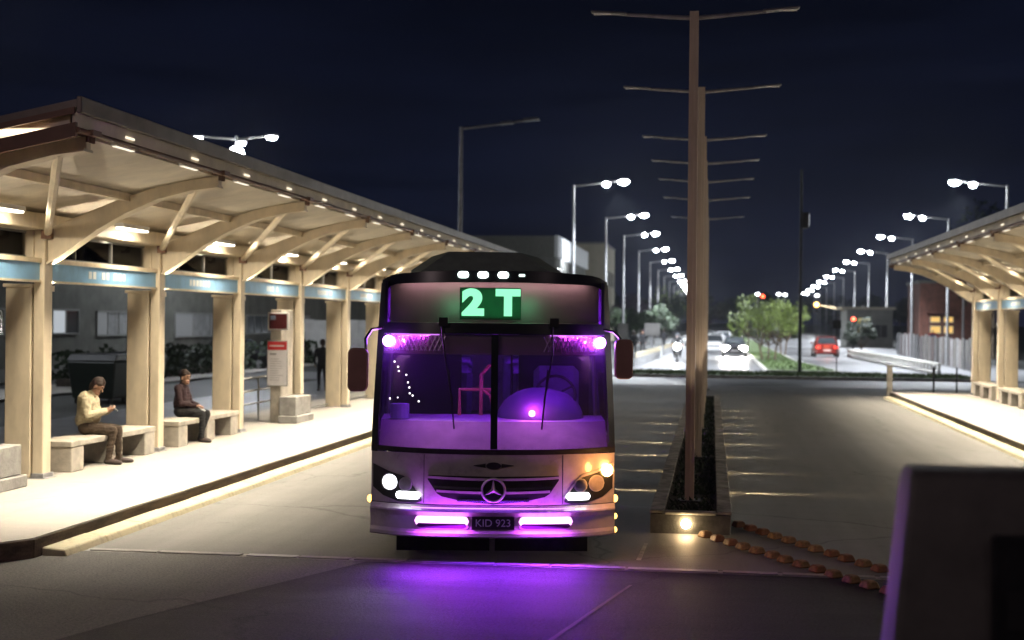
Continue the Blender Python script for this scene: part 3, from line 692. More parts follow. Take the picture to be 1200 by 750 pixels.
# --- front skin from the bumper up
patch(-1.244, 1.244, .56, 1.10, .0, 30, 5).build('front_panel', M_bus, bus, smooth=True)
bp = MB()                                        # bumper: lip, recess, overhanging crease
prof = [(.27, .075), (.285, .10), (.315, .095), (.345, .045), (.47, .040), (.505, .075), (.528, .105), (.545, .10), (.585, .012)]
for h0, h1, o0, o1 in [(a[0], b_[0], a[1], b_[1]) for a, b_ in zip(prof[:-1], prof[1:])]:
    base = len(bp.v); n = 30
    for i in range(n + 1):
        x = -1.25 + 2.5 * i / n
        q = max(0, 1 - max(0, (abs(x) - .95) / .3) ** 2 * .35)
        bp.v += [(x, fy(x, h0) - o0 * q, h0), (x, fy(x, h1) - o1 * q, h1)]
    for i in range(n): bp.f.append((base + 2 * i, base + 2 * i + 2, base + 2 * i + 3, base + 2 * i + 1))
base = len(bp.v)
for i in range(31):
    x = -1.25 + 2.5 * i / 30; bp.v += [(x, fy(x, .27) - .07, .27), (x, .36, .27)]
for i in range(30): bp.f.append((base + 2 * i, base + 2 * i + 2, base + 2 * i + 3, base + 2 * i + 1))
bumper = bp.build('bumper', M_bus, bus, smooth=True)
for cx in (-.515, .53):
    lo, hi = capsule(cx, .418, .288, .074)
    pod = patch(cx - .288, cx + .288, lo, hi, .052, 24, 4).build('fog_lamp', mat('fog_housing', (.5, .35, .5), .3), bus, smooth=True)
    lo, hi = capsule(cx, .430, .272, .050)
    lo2 = lambda x, cx=cx, lo=lo: max(lo(x), .410 if abs(x - cx) < .235 else lo(x))
    lo3, hi3 = capsule(cx, .418, .262, .056)
    patch(cx - .262, cx + .262, lo3, lambda x, hi3=hi3, lo3=lo3: max(lo3(x), min(hi3(x), .404)), .055, 26, 2, .01).build('lamp_recess', mat('fog_recess', (.12, .02, .18), .3), pod)
    patch(cx - .272, cx + .272, lo2, hi, .058, 28, 3, .01).build('lens', M_fogp, pod)
    lamp('fog_beam', 'AREA', (cx, -.09, .42), 7.5, MAGENTA, .50, bus, (0, -.55, -1), size_y=.05)
    lamp('fog_wash', 'AREA', (cx, -.085, .432), 2.2, MAGENTA, .46, bus, (0, -.12, 1), size_y=.03)
lamp('underglow', 'AREA', (-.05, -.12, .29), 42, VIOLET, 1.9, bus, (0, -1, -.62), size_y=.05)
cs_ = MB()  # glowing strip added to stand in for the pink highlight on the crease
for i in range(21):
    x_ = -.82 + 1.64 * i / 20; cs_.v += [(x_, fy(x_, .56) - .075, .562), (x_, fy(x_, .56) - .062, .568)]
for i in range(20): cs_.f.append((2 * i, 2 * i + 2, 2 * i + 3, 2 * i + 1))
cs_.build('crease_highlight', emit('crease_highlight_glow', (.85, .30, 1.0), 2.2), bus)
for cx in (-.42, .42): lamp('crease_fill', 'AREA', (cx, -.075, .585), 1.5, MAGENTA, .8, bus, (0, .35, 1), size_y=.02)  # added magenta lights that tint the crease and grille
lamp('bumper_outer', 'AREA', (0, -.14, .60), 1.2, VIOLET, 2.0, bus, (0, .8, -.35), size_y=.02)
# plate
pt = box(-.215, .215, -.062, -.046, .352, .478).build('number_plate', M_black, bus, bevel=.004)
text('KID 923', .105, 'plate_number', mat('plate_white', (.6, .6, .58), .5), pt, (0, -.0645, .415), (R(90), 0, 0))
# grille with bars, star emblem, winged badge
gr = patch(-.66, .66, lerp([(-.66, .84), (-.55, .68), (-.3, .625), (0, .60), (.3, .625), (.55, .68), (.66, .84)]), lerp([(-.66, .885), (0, .875), (.66, .885)]), .012, 28, 5).build('grille', M_black, bus, smooth=True)
for z, hw in ((.868, .66), (.775, .60), (.735, .57), (.655, .36)):
    patch(-hw, hw, lambda x, z=z: z - .012 - .02 * (1 - (x / .66) ** 2), lambda x, z=z: z + .012 - .02 * (1 - (x / .66) ** 2), .035, 24, 1, .02).build('grille_bar', M_bus if z in (.868, .735) else M_chrome, gr, smooth=True)
em = MB()
for k in range(28):
    pass
em.tube([(.115 * math.cos(2 * PI * k / 28), -.055, .745 + .115 * math.sin(2 * PI * k / 28)) for k in range(29)], .013, 8, caps=False)
eo = em.build('emblem_ring', mat('emblem_metal', (.66, .62, .70), .38, metal=.45), bus, smooth=True)
st = MB()
for k in range(3):
    a = PI / 2 + k * 2 * PI / 3; d = Vector((math.cos(a), 0, math.sin(a))); p = Vector((-math.sin(a), 0, math.cos(a))); c = Vector((0, -.055, .745))
    st.add([c + d * .112, c + p * .024, c - p * .024, c + Vector((0, -.018, 0)), c + Vector((0, .01, 0))], [(0, 1, 3), (0, 3, 2), (0, 4, 1), (0, 2, 4)])
st.build('emblem_star', MATS['emblem_metal'], eo)
MB().disc((0, -.042, .745), .108, 'y', 24, .008).build('emblem_disc', M_black, eo)
lo, hi = oval(0, .985, .075, .035); bd = patch(-.075, .075, lo, hi, .02, 16, 3).build('badge', M_black, bus)
for s in (-1, 1):
    patch(*sorted((s * .08, s * .20)), lambda x: .985 - .018 * (1 - (abs(x) - .08) / .12) - .001, lambda x: .985 + .018 * (1 - (abs(x) - .08) / .12) + .004, .014, 8, 1).build('badge_wing', M_dark, bd)
for s in (-1, 1): patch(*sorted((s * .695, s * .702)), .60, 1.09, .002, 1, 4, .01).build('panel_gap', M_black, bus)
patch(-1.24, 1.24, .585, .592, .004, 30, 1, .01).build('panel_gap', M_black, bus)
# headlamp clusters
for s in (-1, 1):
    L_ = [(.72, .62), (.78, .60), (.95, .605), (1.12, .66), (1.225, .74)]; H_ = [(.72, .64), (.80, .76), (.90, .865), (1.05, .905), (1.225, .975)]
    f = (lambda P: lerp([(s * a, b_) for a, b_ in (P if s > 0 else P[::-1])]))
    cl = patch(*sorted((s * .72, s * 1.225)), f(L_), f(H_), .012, 24, 6).build('headlamp_cluster', M_black, bus, smooth=True)
    if s > 0: patch(*sorted((s * .71, s * 1.235)), lambda x: f(H_)(x) + .002, lambda x: f(H_)(x) + .03, .016, 20, 1).build('cluster_trim', M_bus, cl)
    for cx, r, lit in ((1.05, .072, s < 0), (.885, .058, False)):
        lo, hi = oval(s * cx, .80 if cx > 1 else .785, r + .012, r + .012)
        bz = patch(s * cx - r - .012, s * cx + r + .012, lo, hi, .026, 16, 5).build('headlight', mat('reflector', (.7, .68, .7), .3, metal=.4), bus, smooth=True)
        lo, hi = oval(s * cx, .80 if cx > 1 else .785, r, r)
        patch(s * cx - r, s * cx + r, lo, hi, .036, 16, 5).build('lens', M_headl if lit else glass('lamp_lens_glass', (.85, .82, .88), .08), bz, smooth=True)
    lo, hi = capsule(s * .86, .675, .125, .036)
    patch(s * .86 - .125, s * .86 + .125, lo, hi, .034, 20, 3).build('running_light', M_drl, bus, smooth=True)
lo, hi = oval(1.165, .925, .062, .062); patch(1.103, 1.227, lo, hi, .03, 16, 5).build('indicator', M_blink, bus, smooth=True)
lamp('indicator_light', 'POINT', (1.21, -.06, .93), 9, (1, .40, .10), .05, bus)
lamp('headlight_beam', 'SPOT', (-1.05, .0, .80), 16, (.95, .97, 1), .06, bus, (-.1, -1, -.12), spot=R(60), blend=.6)
for x_, z_ in ((-1.262, .60), (1.262, .62)): MB().sphere((x_, .38, z_), (.03, .04, .04)).build('side_marker', M_amber, bus, smooth=True)
for z_ in (.44, .30): MB().sphere((1.262, .36, z_), (.024, .03, .03)).build('side_marker', M_amber, bus, smooth=True)

# --- glazing: black frame members, two windscreen panes, destination window
lowc = lambda x: 1.10 + .02 * (abs(x) / 1.2) ** 2
patch(-1.245, 1.245, lambda x: lowc(x) - .005, lambda x: lowc(x) + .045, .012, 30, 2).build('windscreen_seal', M_rubber, bus, smooth=True)
for s in (-1, 1):
    c = MB()                                     # corner pillars following the taper
    n = 12
    for i in range(n + 1):
        h = 1.10 + (2.82 - 1.10) * i / n; w = bw(h)
        for x_, o_ in ((w - .062, .012), (w + .004, .006), (w + .004, -.20), (w - .062, -.12)): c.v.append((s * x_, fy(min(x_, w), h) - o_, h))
    for i in range(n):
        for j in range(4): c.f.append((i * 4 + j, i * 4 + (j + 1) % 4, (i + 1) * 4 + (j + 1) % 4, (i + 1) * 4 + j))
    c.f += [(0, 1, 2, 3), (4 * n + 3, 4 * n + 2, 4 * n + 1, 4 * n)]
    c.build('corner_pillar', M_busd, bus)
    pane = patch(*sorted((s * .036, s * 1.185)), lambda x: lowc(x) + .046, 2.305, .0, 22, 8, .006).build('windscreen', M_wind, bus, smooth=True)
patch(-.035, .035, 1.15, 2.30, .014, 2, 8).build('centre_bar', M_busd, bus)
patch(-1.185, 1.185, 2.306, 2.415, .016, 26, 2).build('header_band', M_busd, bus, smooth=True)
vtop = lambda x: 2.945 - .05 * (abs(x) / 1.16) ** 3 - .045 * max(0, (abs(x) - 1.0) / .16) ** 2
rc = lambda x: 2.83 - .10 * max(0, (abs(x) - 1.02) / .13) ** 2 - .02 * x * x
patch(-1.13, 1.13, lambda x: 2.42 + .05 * max(0, (abs(x) - 1.0) / .13) ** 2, rc, .0, 28, 4, .006).build('destination_window', M_destg, bus, smooth=True)
patch(-1.16, 1.16, rc, lambda x: vtop(x), .016, 28, 3).build('roof_visor', M_busd, bus, smooth=True)
for s in (-1, 1): patch(*sorted((s * 1.131, s * 1.165)), 2.40, lambda x: rc(1.13), .014, 2, 3).build('visor_side', M_busd, bus)
vr = MB()                                       # cap between visor and roof
for i in range(21):
    x = -1.155 + 2.31 * i / 20; h = vtop(x) - .002; vr.v += [(x, fy(x, h) - .014, h), (x, .8, h + .012)]
for i in range(20): vr.f.append((2 * i, 2 * i + 2, 2 * i + 3, 2 * i + 1))
vr.build('visor_top', M_busd, bus, smooth=True)
for x_ in (-.325, -.125, .08): 
    lo, hi = capsule(x_, 2.905, .056, .032); patch(x_ - .056, x_ + .056, lo, hi, .03, 14, 3, .02).build('marker_light', M_mark, bus, smooth=True)
lo, hi = capsule(.27, 2.903, .035, .014); patch(.235, .305, lo, hi, .03, 8, 2, .02).build('marker_light', emit('roof_marker_dim', (.8, 1, .93), 1.6), bus)
# destination box: cloth back, LED board and figures 2 T
dz = .20
box(-1.08, 1.08, .49, .51, 2.40, 2.86).build('destination_back', M_mauve, bus)
fs_ = MB()
for i in range(23):
    x_ = -1.12 + 2.24 * i / 22; fs_.v += [(x_, fy(x_, 2.4) + .03, 2.395), (x_, .56, 2.395)]
for i in range(22): fs_.f.append((2 * i, 2 * i + 2, 2 * i + 3, 2 * i + 1))
fs_.build('sign_light_stop', M_busd, bus)  # floor added to keep violet light out of the destination box
for s in (-1, 1): box(*sorted((s * 1.10, s * 1.125)), .31, .56, 2.40, 2.84).build('sign_light_stop_side', M_busd, bus)  # side pieces added to block violet light at the box ends
lb = box(-.36, .27, .33, .36, 2.45, 2.78).build('led_board', M_ledb, bus)
for ch, x0, sx in (('2', -.225, 1.12), ('T', .135, 1.0)):
    g_ = text(ch, .365, 'led_figure', M_led, lb, (x0, .322, 2.614), (R(90), 0, 0), .004, off=.024); g_.scale = (sx, .94, 1)
lamp('led_spill', 'AREA', (-.04, .312, 2.62), 1.2, (.10, 1.0, .38), .62, bus, (0, 1, 0), size_y=.3)
for x_ in (-.42, .33): lamp('led_side_spill', 'POINT', (x_, .36, 2.6), 1.6, (.10, 1.0, .38), .05, bus)
lamp('box_fill', 'AREA', (0, .42, 2.84), 4.2, (1.0, .80, .78), 1.9, bus, (0, .35, -1), size_y=.03)  # added light that lifts the cloth behind the destination glass
# violet corner lamps with lattice trim behind the glass
for s in (-1, 1):
    x_ = s * 1.085; q = fy(x_, 2.23)
    MB().sphere((x_, q - .045, 2.225), (.055, .035, .058)).build('corner_lamp', M_violet, bus, smooth=True)
    lamp('corner_light', 'POINT', (x_ - s * .05, q + .10, 2.22), 14, VIOLET, .05, bus)
    lamp('corner_glow', 'POINT', (x_ + s * .1, q - .16, 2.22), 4.0, VIOLET, .05, bus)
    lt = MB(); n = 11
    for k in range(n):
        xa = s * (1.04 - .047 * k); xb = s * (1.04 - .047 * (k + 1.5))
        for (p, q2) in ((xa, xb), (xb, xa)):
            lt.tube([(p, fy(p, 2.13) + .03, 2.13), (q2, fy(q2, 2.28) + .03, 2.28)], .0075, 5)
    tag(lt.build('lattice_trim', mat('lattice_chrome', (.8, .55, .8), .3, metal=.5), bus), kind=None)
    lamp('lattice_lamp', 'AREA', (s * .82, fy(.82, 2.28) + .016, 2.288), 3.2, MAGENTA, .50, bus, (0, .22, -1), size_y=.012)
    lamp('lattice_fill', 'POINT', (s * .97, fy(.97, 2.2) - .05, 2.24), 4, MAGENTA, .02, bus)  # added light outside the glass to brighten the lattice
    patch(*sorted((s * .56, s * 1.06)), 2.288, 2.300, -.016, 12, 1, .004).build('top_light_strip', emit('top_strip_glow', (.80, .25, 1.0), 1.6), bus)
patch(-1.15, 1.15, 2.095, 2.30, -.055, 20, 2, .01).build('sun_strip', mat('sun_strip_cloth', (.34, .2, .26), .7, var=.05), bus)
# lower dash panel, instrument shelf, interior fittings
df_ = MB()
for i in range(23):
    x_ = -1.17 + 2.34 * i / 22; df_.v += [(x_, fy(x_, 1.13) + .05, 1.12), (x_, fy(x_, 1.13) + .34, 1.40)]
for i in range(22): df_.f.append((2 * i, 2 * i + 2, 2 * i + 3, 2 * i + 1))
df_.build('dash_front', mat('dash_cloth', (.42, .26, .34), .75, var=.08), bus, smooth=True)
sh = MB(); n = 20
for i in range(n + 1):
    x_ = -1.17 + 2.34 * i / n; sh.v += [(x_, fy(x_, 1.13) + .34, 1.402), (x_, 1.05, 1.43), (x_, 1.05, 1.1)]
for i in range(n): sh.f += [(3 * i, 3 * i + 3, 3 * i + 4, 3 * i + 1), (3 * i + 1, 3 * i + 4, 3 * i + 5, 3 * i + 2)]
sh.build('dash_shelf', M_dash, bus, smooth=True)
lamp('dash_lamp', 'AREA', (-.5, .5, 2.02), 3.4, VIOLET, .8, bus, (0, -.35, -1), size_y=.1)
lamp('dash_lamp_near_driver', 'AREA', (.5, .5, 2.02), 3.4, VIOLET, .8, bus, (0, -.35, -1), size_y=.1)
for x_ in (-.6, .55): lamp('dash_front_fill', 'AREA', (x_, .20, 2.08), 1.6, (.85, .40, .95), .9, bus, (0, .05, -1), size_y=.05, spread=R(70))  # added lights that brighten the dash front, no fixtures here
lamp('saloon_light', 'POINT', (.15, 3.2, 2.6), 32, VIOLET, .2, bus); lamp('saloon_light_rear', 'POINT', (0, 6.8, 2.6), 30, VIOLET, .2, bus)
MB().sphere((.50, .84, 1.41), (.46, .34, .33), 24, 16).build('instrument_hood', mat('hood_vinyl', (.22, .16, .28), .55, var=.06), bus, smooth=True)
hl = MB().sphere((.40, .50, 1.48), (.035, .025, .035)).build('hood_lamp', emit('hood_glow', (1, .35, 1), 8), bus, smooth=True)
lamp('hood_light', 'POINT', (.40, .44, 1.53), 5, (.70, .06, 1), .05, bus)
box(.30, 1.1, 1.9, 2.0, .8, 2.3).build('cab_partition', M_dark, bus); box(-1.12, -.35, 1.7, 1.76, .8, 2.2).build('door_partition', M_dark, bus)
ds_ = box(.45, .95, 1.35, 1.5, 1.0, 1.95).build('driver_seat_back', M_seat, bus, bevel=.06); box(.45, .95, .98, 1.36, 1.0, 1.14).build('driver_seat', M_seat, bus, bevel=.05)
gk = MB(); gk.tube([(-.36, .98, 1.42), (-.36, .98, 1.70), (.02, .98, 1.70)], .02, 8).tube([(-.13, .98, 1.42), (-.13, .98, 1.86), (-.05, .98, 1.95), (.02, .98, 1.97)], .02, 8).tube([(-.13, .98, 1.71), (-.03, .98, 1.64), (.0, .98, 1.5)], .018, 8)
gk.build('grab_rail', M_salmon, bus, smooth=True)
gk = MB(); gk.tube([(.20, 1.05, 1.45), (.30, 1.05, 1.66), (.42, 1.05, 1.66)], .018, 8); gk.build('grab_rail', M_salmon, bus, smooth=True)
MB().tube([(.20, 1.1, 1.43), (.20, 1.1, 2.2)], .014, 8).build('stanchion', M_dark, bus, smooth=True)
for r in range(6):
    for s in (-1, 1):
        y_ = 3.0 + r * 1.25; box(*sorted((s * .25, s * 1.1)), y_, y_ + .12, 1.1, 1.85).build('passenger_seat', M_seat, bus, bevel=.05)
pot = MB(); pot.prism([(.10 * math.cos(2 * PI * i / 14), .10 * math.sin(2 * PI * i / 14)) for i in range(14)], 0, .15, 'z'); po = pot.build('pot', mat('pot_plastic', (.4, .3, .6), .5), bus, loc=(-.98, .62, 1.415))
fl_ = MB(); rs = random.Random(4)
for i in range(9):
    fl_.sphere((-1.02 + .05 * i * .55 + rs.uniform(-.03, .03), .56, 2.02 - .055 * i + rs.uniform(-.02, .02)), .009, 6, 4)
fl_.sphere((-1.08, .56, 1.62), .009, 6, 4).sphere((-1.0, .56, 1.63), .007, 6, 4)
fl_.build('string_light', emit('string_glow', (1, .93, .85), 6), bus)
sw_ = MB().tube([(.66 + .21 * math.cos(2 * PI * k / 24), .80 + .10 * math.sin(2 * PI * k / 24) * .5, 1.66 + .20 * math.sin(2 * PI * k / 24)) for k in range(25)], .016, 8, caps=False)
for a_ in (.5, 2.6, 4.7): sw_.tube([(.66, .84, 1.66), (.66 + .2 * math.cos(a_), .80 + .05 * math.sin(a_), 1.66 + .19 * math.sin(a_))], .012, 6)
sw_.build('steering_wheel', M_black, bus, smooth=True)
# wipers hanging from the header
for x_, k in ((-.52, .05), (.60, -.05)):
    w = MB(); w.box(x_ - .045, x_ + .045, fy(x_, 2.42) - .07, fy(x_, 2.42) - .02, 2.38, 2.47)
    w.tube([(x_ - .02, fy(x_, 2.4) - .06, 2.40), (x_ + k * .3, fy(x_, 2.1) - .04, 2.1), (x_ + k * 2, fy(x_, 1.6) - .035, 1.62)], .009, 6)
    w.tube([(x_ + k * 1.2, fy(x_, 1.9) - .02, 1.95), (x_ + k * 2.4, fy(x_, 1.4) - .02, 1.35)], .008, 6)
    w.build('wiper', M_black, bus)
# mirrors
for s, xc, zc, hw, hh in ((-1, -1.36, 1.94, .10, .215), (1, 1.29, 2.07, .09, .20)):
    mi_ = MB().prism(rrect(xc - hw, xc + hw, zc - hh, zc + hh, .055), -.13, -.02, 'y').build('mirror', M_mirror, bus, bevel=.012)
    if s < 0: MB().tube([(-1.14, .20, 2.36), (-1.24, .02, 2.34), (-1.29, -.06, 2.25), (-1.28, -.075, 2.0), (-1.28, -.075, 1.80)], .015, 8).build('mirror_arm', M_busd, mi_, smooth=True)
    else: MB().tube([(1.12, .20, 2.36), (1.20, .02, 2.34), (1.25, -.06, 2.28), (1.27, -.075, 2.1)], .015, 8).build('mirror_arm', M_busd, mi_, smooth=True)

# ================================================================== PEOPLE: one continuous skin per figure
M_skin = mat('skin', (.48, .28, .19), .5, var=.05, scale=20)
M_cjack = mat('cream_jacket', (.62, .54, .36), .8, var=.10, scale=9, bump=.3)
M_btrou = mat('brown_trousers', (.055, .036, .022), .85, var=.2, scale=12, bump=.3)
M_mar = mat('maroon_jacket', (.028, .009, .012), .8, var=.2, scale=10, bump=.3)
M_btr = mat('black_trousers', (.012, .012, .014), .85, var=.2, scale=12)
M_shoe = mat('shoe_leather', (.05, .035, .03), .5, var=.15)
M_hair = mat('hair_brown', (.030, .014, .008), .7, var=.3, scale=40)
M_dkcl = mat('dark_coat', (.010, .010, .013), .85, var=.2)
M_lip = mat('lip', (.30, .12, .10), .5, var=.05)
M_eye = mat('eye_dark', (.02, .015, .012), .2, var=.05)
M_pale = mat('pale_shirt', (.7, .68, .64), .8, var=.05)
def person(name, prims, mats, loc, rz, label, cat='person', group=None, voxel=.0085, smooth_it=2):
    """prims: (tag, a, b, ra, rb) tapered capsules, united into one skin by a voxel remesh; faces take the material of the nearest limb"""
    from mathutils import noise as mno
    mb = MB()
    for tg, a, b, ra, rb in prims:
        a = Vector(a); b = Vector(b); d = (b - a); L = d.length
        if L < 1e-4: mb.sphere(a, ra, 12, 8); continue
        d = d / L; pts = []; rad = []
        for k in range(5): t = (1 - k / 4) * PI / 2; pts.append(a - d * ra * math.sin(t)); rad.append(max(1e-4, ra * math.cos(t)))
        for k in range(5): t = k / 4 * PI / 2; pts.append(b + d * rb * math.sin(t)); rad.append(max(1e-4, rb * math.cos(t)))
        mb.tube(pts, rad, 12)
    o = mb.build(name, M_skin)
    md = o.modifiers.new('r', 'REMESH'); md.mode = 'VOXEL'; md.voxel_size = voxel; md.use_smooth_shade = True
    ms = o.modifiers.new('s', 'SMOOTH'); ms.factor = .5; ms.iterations = smooth_it
    bpy.context.view_layer.update()
    me = bpy.data.meshes.new_from_object(o.evaluated_get(bpy.context.evaluated_depsgraph_get()))
    o.modifiers.clear(); old = o.data; o.data = me; bpy.data.meshes.remove(old); me.name = name
    me.materials.clear(); tags = list(mats); [me.materials.append(mats[t]) for t in tags]
    n = len(me.polygons); c = np.empty(n * 3); me.polygons.foreach_get('center', c); c = c.reshape(-1, 3)
    best = np.full(n, 1e9); idx = np.zeros(n, int)
    for tg, a, b, ra, rb in prims:
        a = np.array(a, float); b = np.array(b, float); ab = b - a; L2 = max(1e-9, ab @ ab)
        t = np.clip(((c - a) @ ab) / L2, 0, 1); dist = np.linalg.norm(c - (a + t[:, None] * ab), axis=1) - (ra + (rb - ra) * t)
        w = dist < best; best[w] = dist[w]; idx[w] = tags.index(tg)
    me.polygons.foreach_set('material_index', idx.astype(np.int32)); me.polygons.foreach_set('use_smooth', np.ones(n, bool)); me.update()
    cl_ = [False] * len(me.vertices)                # folds in the cloth only
    for p in me.polygons:
        if tags[p.material_index] in ('top', 'leg'):
            for vi in p.vertices: cl_[vi] = True
    nv = [v.normal.copy() for v in me.vertices]
    for v, nn, c_ in zip(me.vertices, nv, cl_):
        if c_:
            q = v.co; f_ = mno.noise((q.x * 9 + q.z * 6, q.y * 7, q.z * 16 - q.x * 6)); v.co = q + nn * (.010 * (1 - 2 * abs(f_)) - .006 + .003 * mno.noise(q * 30))
    o.location = loc; o.rotation_euler.z = rz; tag(o, label, cat, group); return o
def head_prims(c, fwd, side, up_, s=1.0, bun=False):
    """head about centre c; fwd = where the face looks"""
    c = Vector(c); f = Vector(fwd).normalized(); u = Vector(up_).normalized(); q = Vector(side).normalized()
    P = lambda a, b, d: tuple(c + f * a * s + q * b * s + u * d * s)
    out = [('skin', P(0, 0, .03), P(-.015, 0, .035), .085 * s, .086 * s), ('skin', P(.025, 0, -.06), P(.03, 0, -.075), .055 * s, .048 * s),
           ('skin', P(.088, 0, .0), P(.105, 0, -.022), .010 * s, .015 * s), ('skin', P(.075, 0, -.092), P(.078, 0, -.094), .024 * s, .022 * s),
           ('lip', P(.084, -.016, -.056), P(.084, .016, -.056), .010 * s, .010 * s)]
    for k in (-1, 1):
        out += [('eye', P(.079, k * .032, .016), P(.080, k * .032, .016), .0105 * s, .0105 * s), ('hair', P(.083, k * .018, .040), P(.076, k * .045, .040), .008 * s, .007 * s),
                ('skin', P(-.005, k * .088, .01), P(-.012, k * .092, -.03), .017 * s, .012 * s)]
    out += [('hair', P(-.012, 0, .06), P(-.03, 0, .05), .090 * s, .093 * s), ('hair', P(-.045, 0, .02), P(-.05, 0, -.03), .080 * s, .066 * s), ('hair', P(.035, 0, .098), P(-.02, 0, .108), .036 * s, .048 * s)]
    for k in (-1, 1): out += [('hair', P(-.02, k * .062, .03), P(-.035, k * .055, -.05), .034 * s, .026 * s), ('hair', P(.03, k * .06, .07), P(.0, k * .07, .05), .03 * s, .03 * s)]
    out += [('hair', P(-.075, 0, -.03), P(-.06, 0, -.085), .05 * s, .038 * s)]
    if bun: out += [('hair', P(-.11, 0, .045), P(-.13, 0, .04), .05 * s, .045 * s), ('hair', P(-.03, 0, .09), P(-.06, 0, .08), .07 * s, .07 * s)]
    return out
def hand(wrist, d, n, curl=.5, s=1.0, thumb=1):
    """palm and five fingers: d = pointing direction, n = palm normal; fingers bend towards n"""
    w = Vector(wrist); d = Vector(d).normalized(); n = Vector(n); n = (n - d * n.dot(d)).normalized(); q = d.cross(n)
    out = []
    for k in (-1.5, -.5, .5, 1.5): out.append(('skin', tuple(w), tuple(w + d * .075 * s + q * k * .019 * s), .019 * s, .013 * s))
    for k, l in ((-1.5, .062), (-.5, .074), (.5, .080), (1.5, .070)):
        p0 = w + d * .082 * s + q * k * .020 * s
        a1, a2 = curl * 1.0, curl * 2.1
        p1 = p0 + (d * math.cos(a1) + n * math.sin(a1)) * l * .5 * s; p2 = p1 + (d * math.cos(a2) + n * math.sin(a2)) * l * .5 * s
        out += [('skin', tuple(p0), tuple(p1), .0105 * s, .0095 * s), ('skin', tuple(p1), tuple(p2), .0095 * s, .0078 * s)]
    t0 = w + d * .025 * s - q * thumb * .026 * s; t1 = t0 + (d * .75 - q * thumb * .6 + n * .35) .normalized() * .042 * s; t2 = t1 + (d * .9 + n * .5).normalized() * .032 * s
    out += [('skin', tuple(t0), tuple(t1), .015 * s, .011 * s), ('skin', tuple(t1), tuple(t2), .011 * s, .009 * s)]
    return out
# ---- seated man, facing +x (the road), head bent over a phone; origin under the hips on the platform, seat at .45
def seated_man():
    T = 'top'; L = 'leg'; P = []
    hipz = .555
    P += [(L, (-.02, -.10, hipz), (-.02, .10, hipz), .115, .115), (T, (-.03, -.06, .66), (-.03, .06, .66), .125, .125)]
    P += [(T, (-.06, -.06, .66), (.01, -.075, .93), .135, .125), (T, (-.06, .06, .66), (.01, .075, .93), .135, .125), (T, (-.04, 0, .68), (-.05, 0, .97), .145, .135), (T, (.06, 0, .72), (.05, 0, .82), .12, .10), (T, (-.01, -.13, 1.0), (-.01, .13, 1.0), .085, .085), (T, (.01, 0, 1.03), (.04, 0, 1.07), .075, .062)]
    P += [('skin', (.03, 0, 1.04), (.085, 0, 1.12), .052, .05)]
    P += head_prims((.125, 0, 1.175), (.80, 0, -.60), (0, 1, 0), (.60, 0, .80))
    for s in (-1, 1):
        P += [(T, (.0, s * .19, 1.0), (.05, s * .25, .75), .076, .066), (T, (.05, s * .25, .75), (.255, s * .10, .80), .066, .05), ('skin', (.265, s * .095, .80), (.29, s * .08, .806), .03, .027)]
        P += hand((.285, s * .075, .807), (.8, -s * .35, .25), (.1, -s * .6, .6), .55, 1.0, s)
        P += [(L, (.0, s * .10, hipz - .005), (.40, s * .13, .515), .098, .072), (L, (.40, s * .13, .515), (.38 + .04 * s, s * .135, .10), .07, .048)]
        x = .38 + .04 * s
        P += [('shoe', (x - .03, s * .135, .055), (x + .10, s * .15, .045), .045, .042), ('shoe', (x + .10, s * .15, .043), (x + .19, s * .165, .035), .043, .03)]
    return P
person('person', seated_man(), {'skin': M_skin, 'top': M_cjack, 'leg': M_btrou, 'shoe': M_shoe, 'hair': M_hair, 'lip': M_lip, 'eye': M_eye}, (-9.36, 20.02, .2), R(8), 'man in a cream jacket sitting on the bench, head bent over a phone')
ph = empty('phone', (-8.985, 20.07, 1.05), 'small dark phone held by the man in the cream jacket', 'phone', rz=R(8))
box(-.005, .005, -.037, .037, -.07, .07).build('phone_case', M_black, ph, bevel=.003).rotation_euler = (0, R(-50), 0)
def seated_woman():
    T = 'top'; L = 'leg'; P = []
    P += [(L, (-.02, -.10, .555), (-.02, .10, .555), .118, .118), (T, (-.03, -.05, .66), (-.03, .05, .66), .13, .13)]
    P += [(T, (-.05, -.05, .66), (-.03, -.06, .90), .125, .105), (T, (-.05, .05, .66), (-.03, .06, .90), .125, .105), (T, (-.04, 0, .7), (-.05, 0, .95), .125, .11), (T, (-.05, -.11, .965), (-.05, .11, .965), .08, .08), (T, (-.04, 0, .99), (-.02, 0, 1.03), .07, .06)]
    P += [('skin', (-.03, 0, 1.0), (.0, 0, 1.08), .047, .046)]
    P += head_prims((.03, 0, 1.15), (.93, -.28, -.12), (.28, .95, 0), (.1, 0, 1), .96, True)
    for s in (-1, 1):
        P += [(T, (-.05, s * .165, .965), (.03, s * .205, .70), .062, .052), (T, (.03, s * .205, .70), (.24, s * .07, .655), .052, .04), ('skin', (.245, s * .065, .654), (.265, s * .055, .652), .028, .025)]
        P += hand((.26, s * .05, .652), (.85, -s * .45, -.1), (0, 0, -1), .35, .92, s)
        P += [(L, (.0, s * .095, .55), (.40, s * .10, .51), .10, .07), (L, (.40, s * .10, .51), (.34 - .06 * s, s * .10, .09), .068, .045)]
        x = .34 - .06 * s
        P += [('shoe', (x - .02, s * .10, .05), (x + .10, s * .11, .04), .042, .038), ('shoe', (x + .10, s * .11, .038), (x + .17, s * .115, .032), .038, .026)]
    return P
person('person', seated_woman(), {'skin': M_skin, 'top': M_mar, 'leg': M_btr, 'shoe': M_shoe, 'hair': M_hair, 'lip': M_lip, 'eye': M_eye}, (-9.40, 23.95, .2), R(-4), 'woman in a dark maroon jacket and black trousers sitting on the bench, hair tied up')
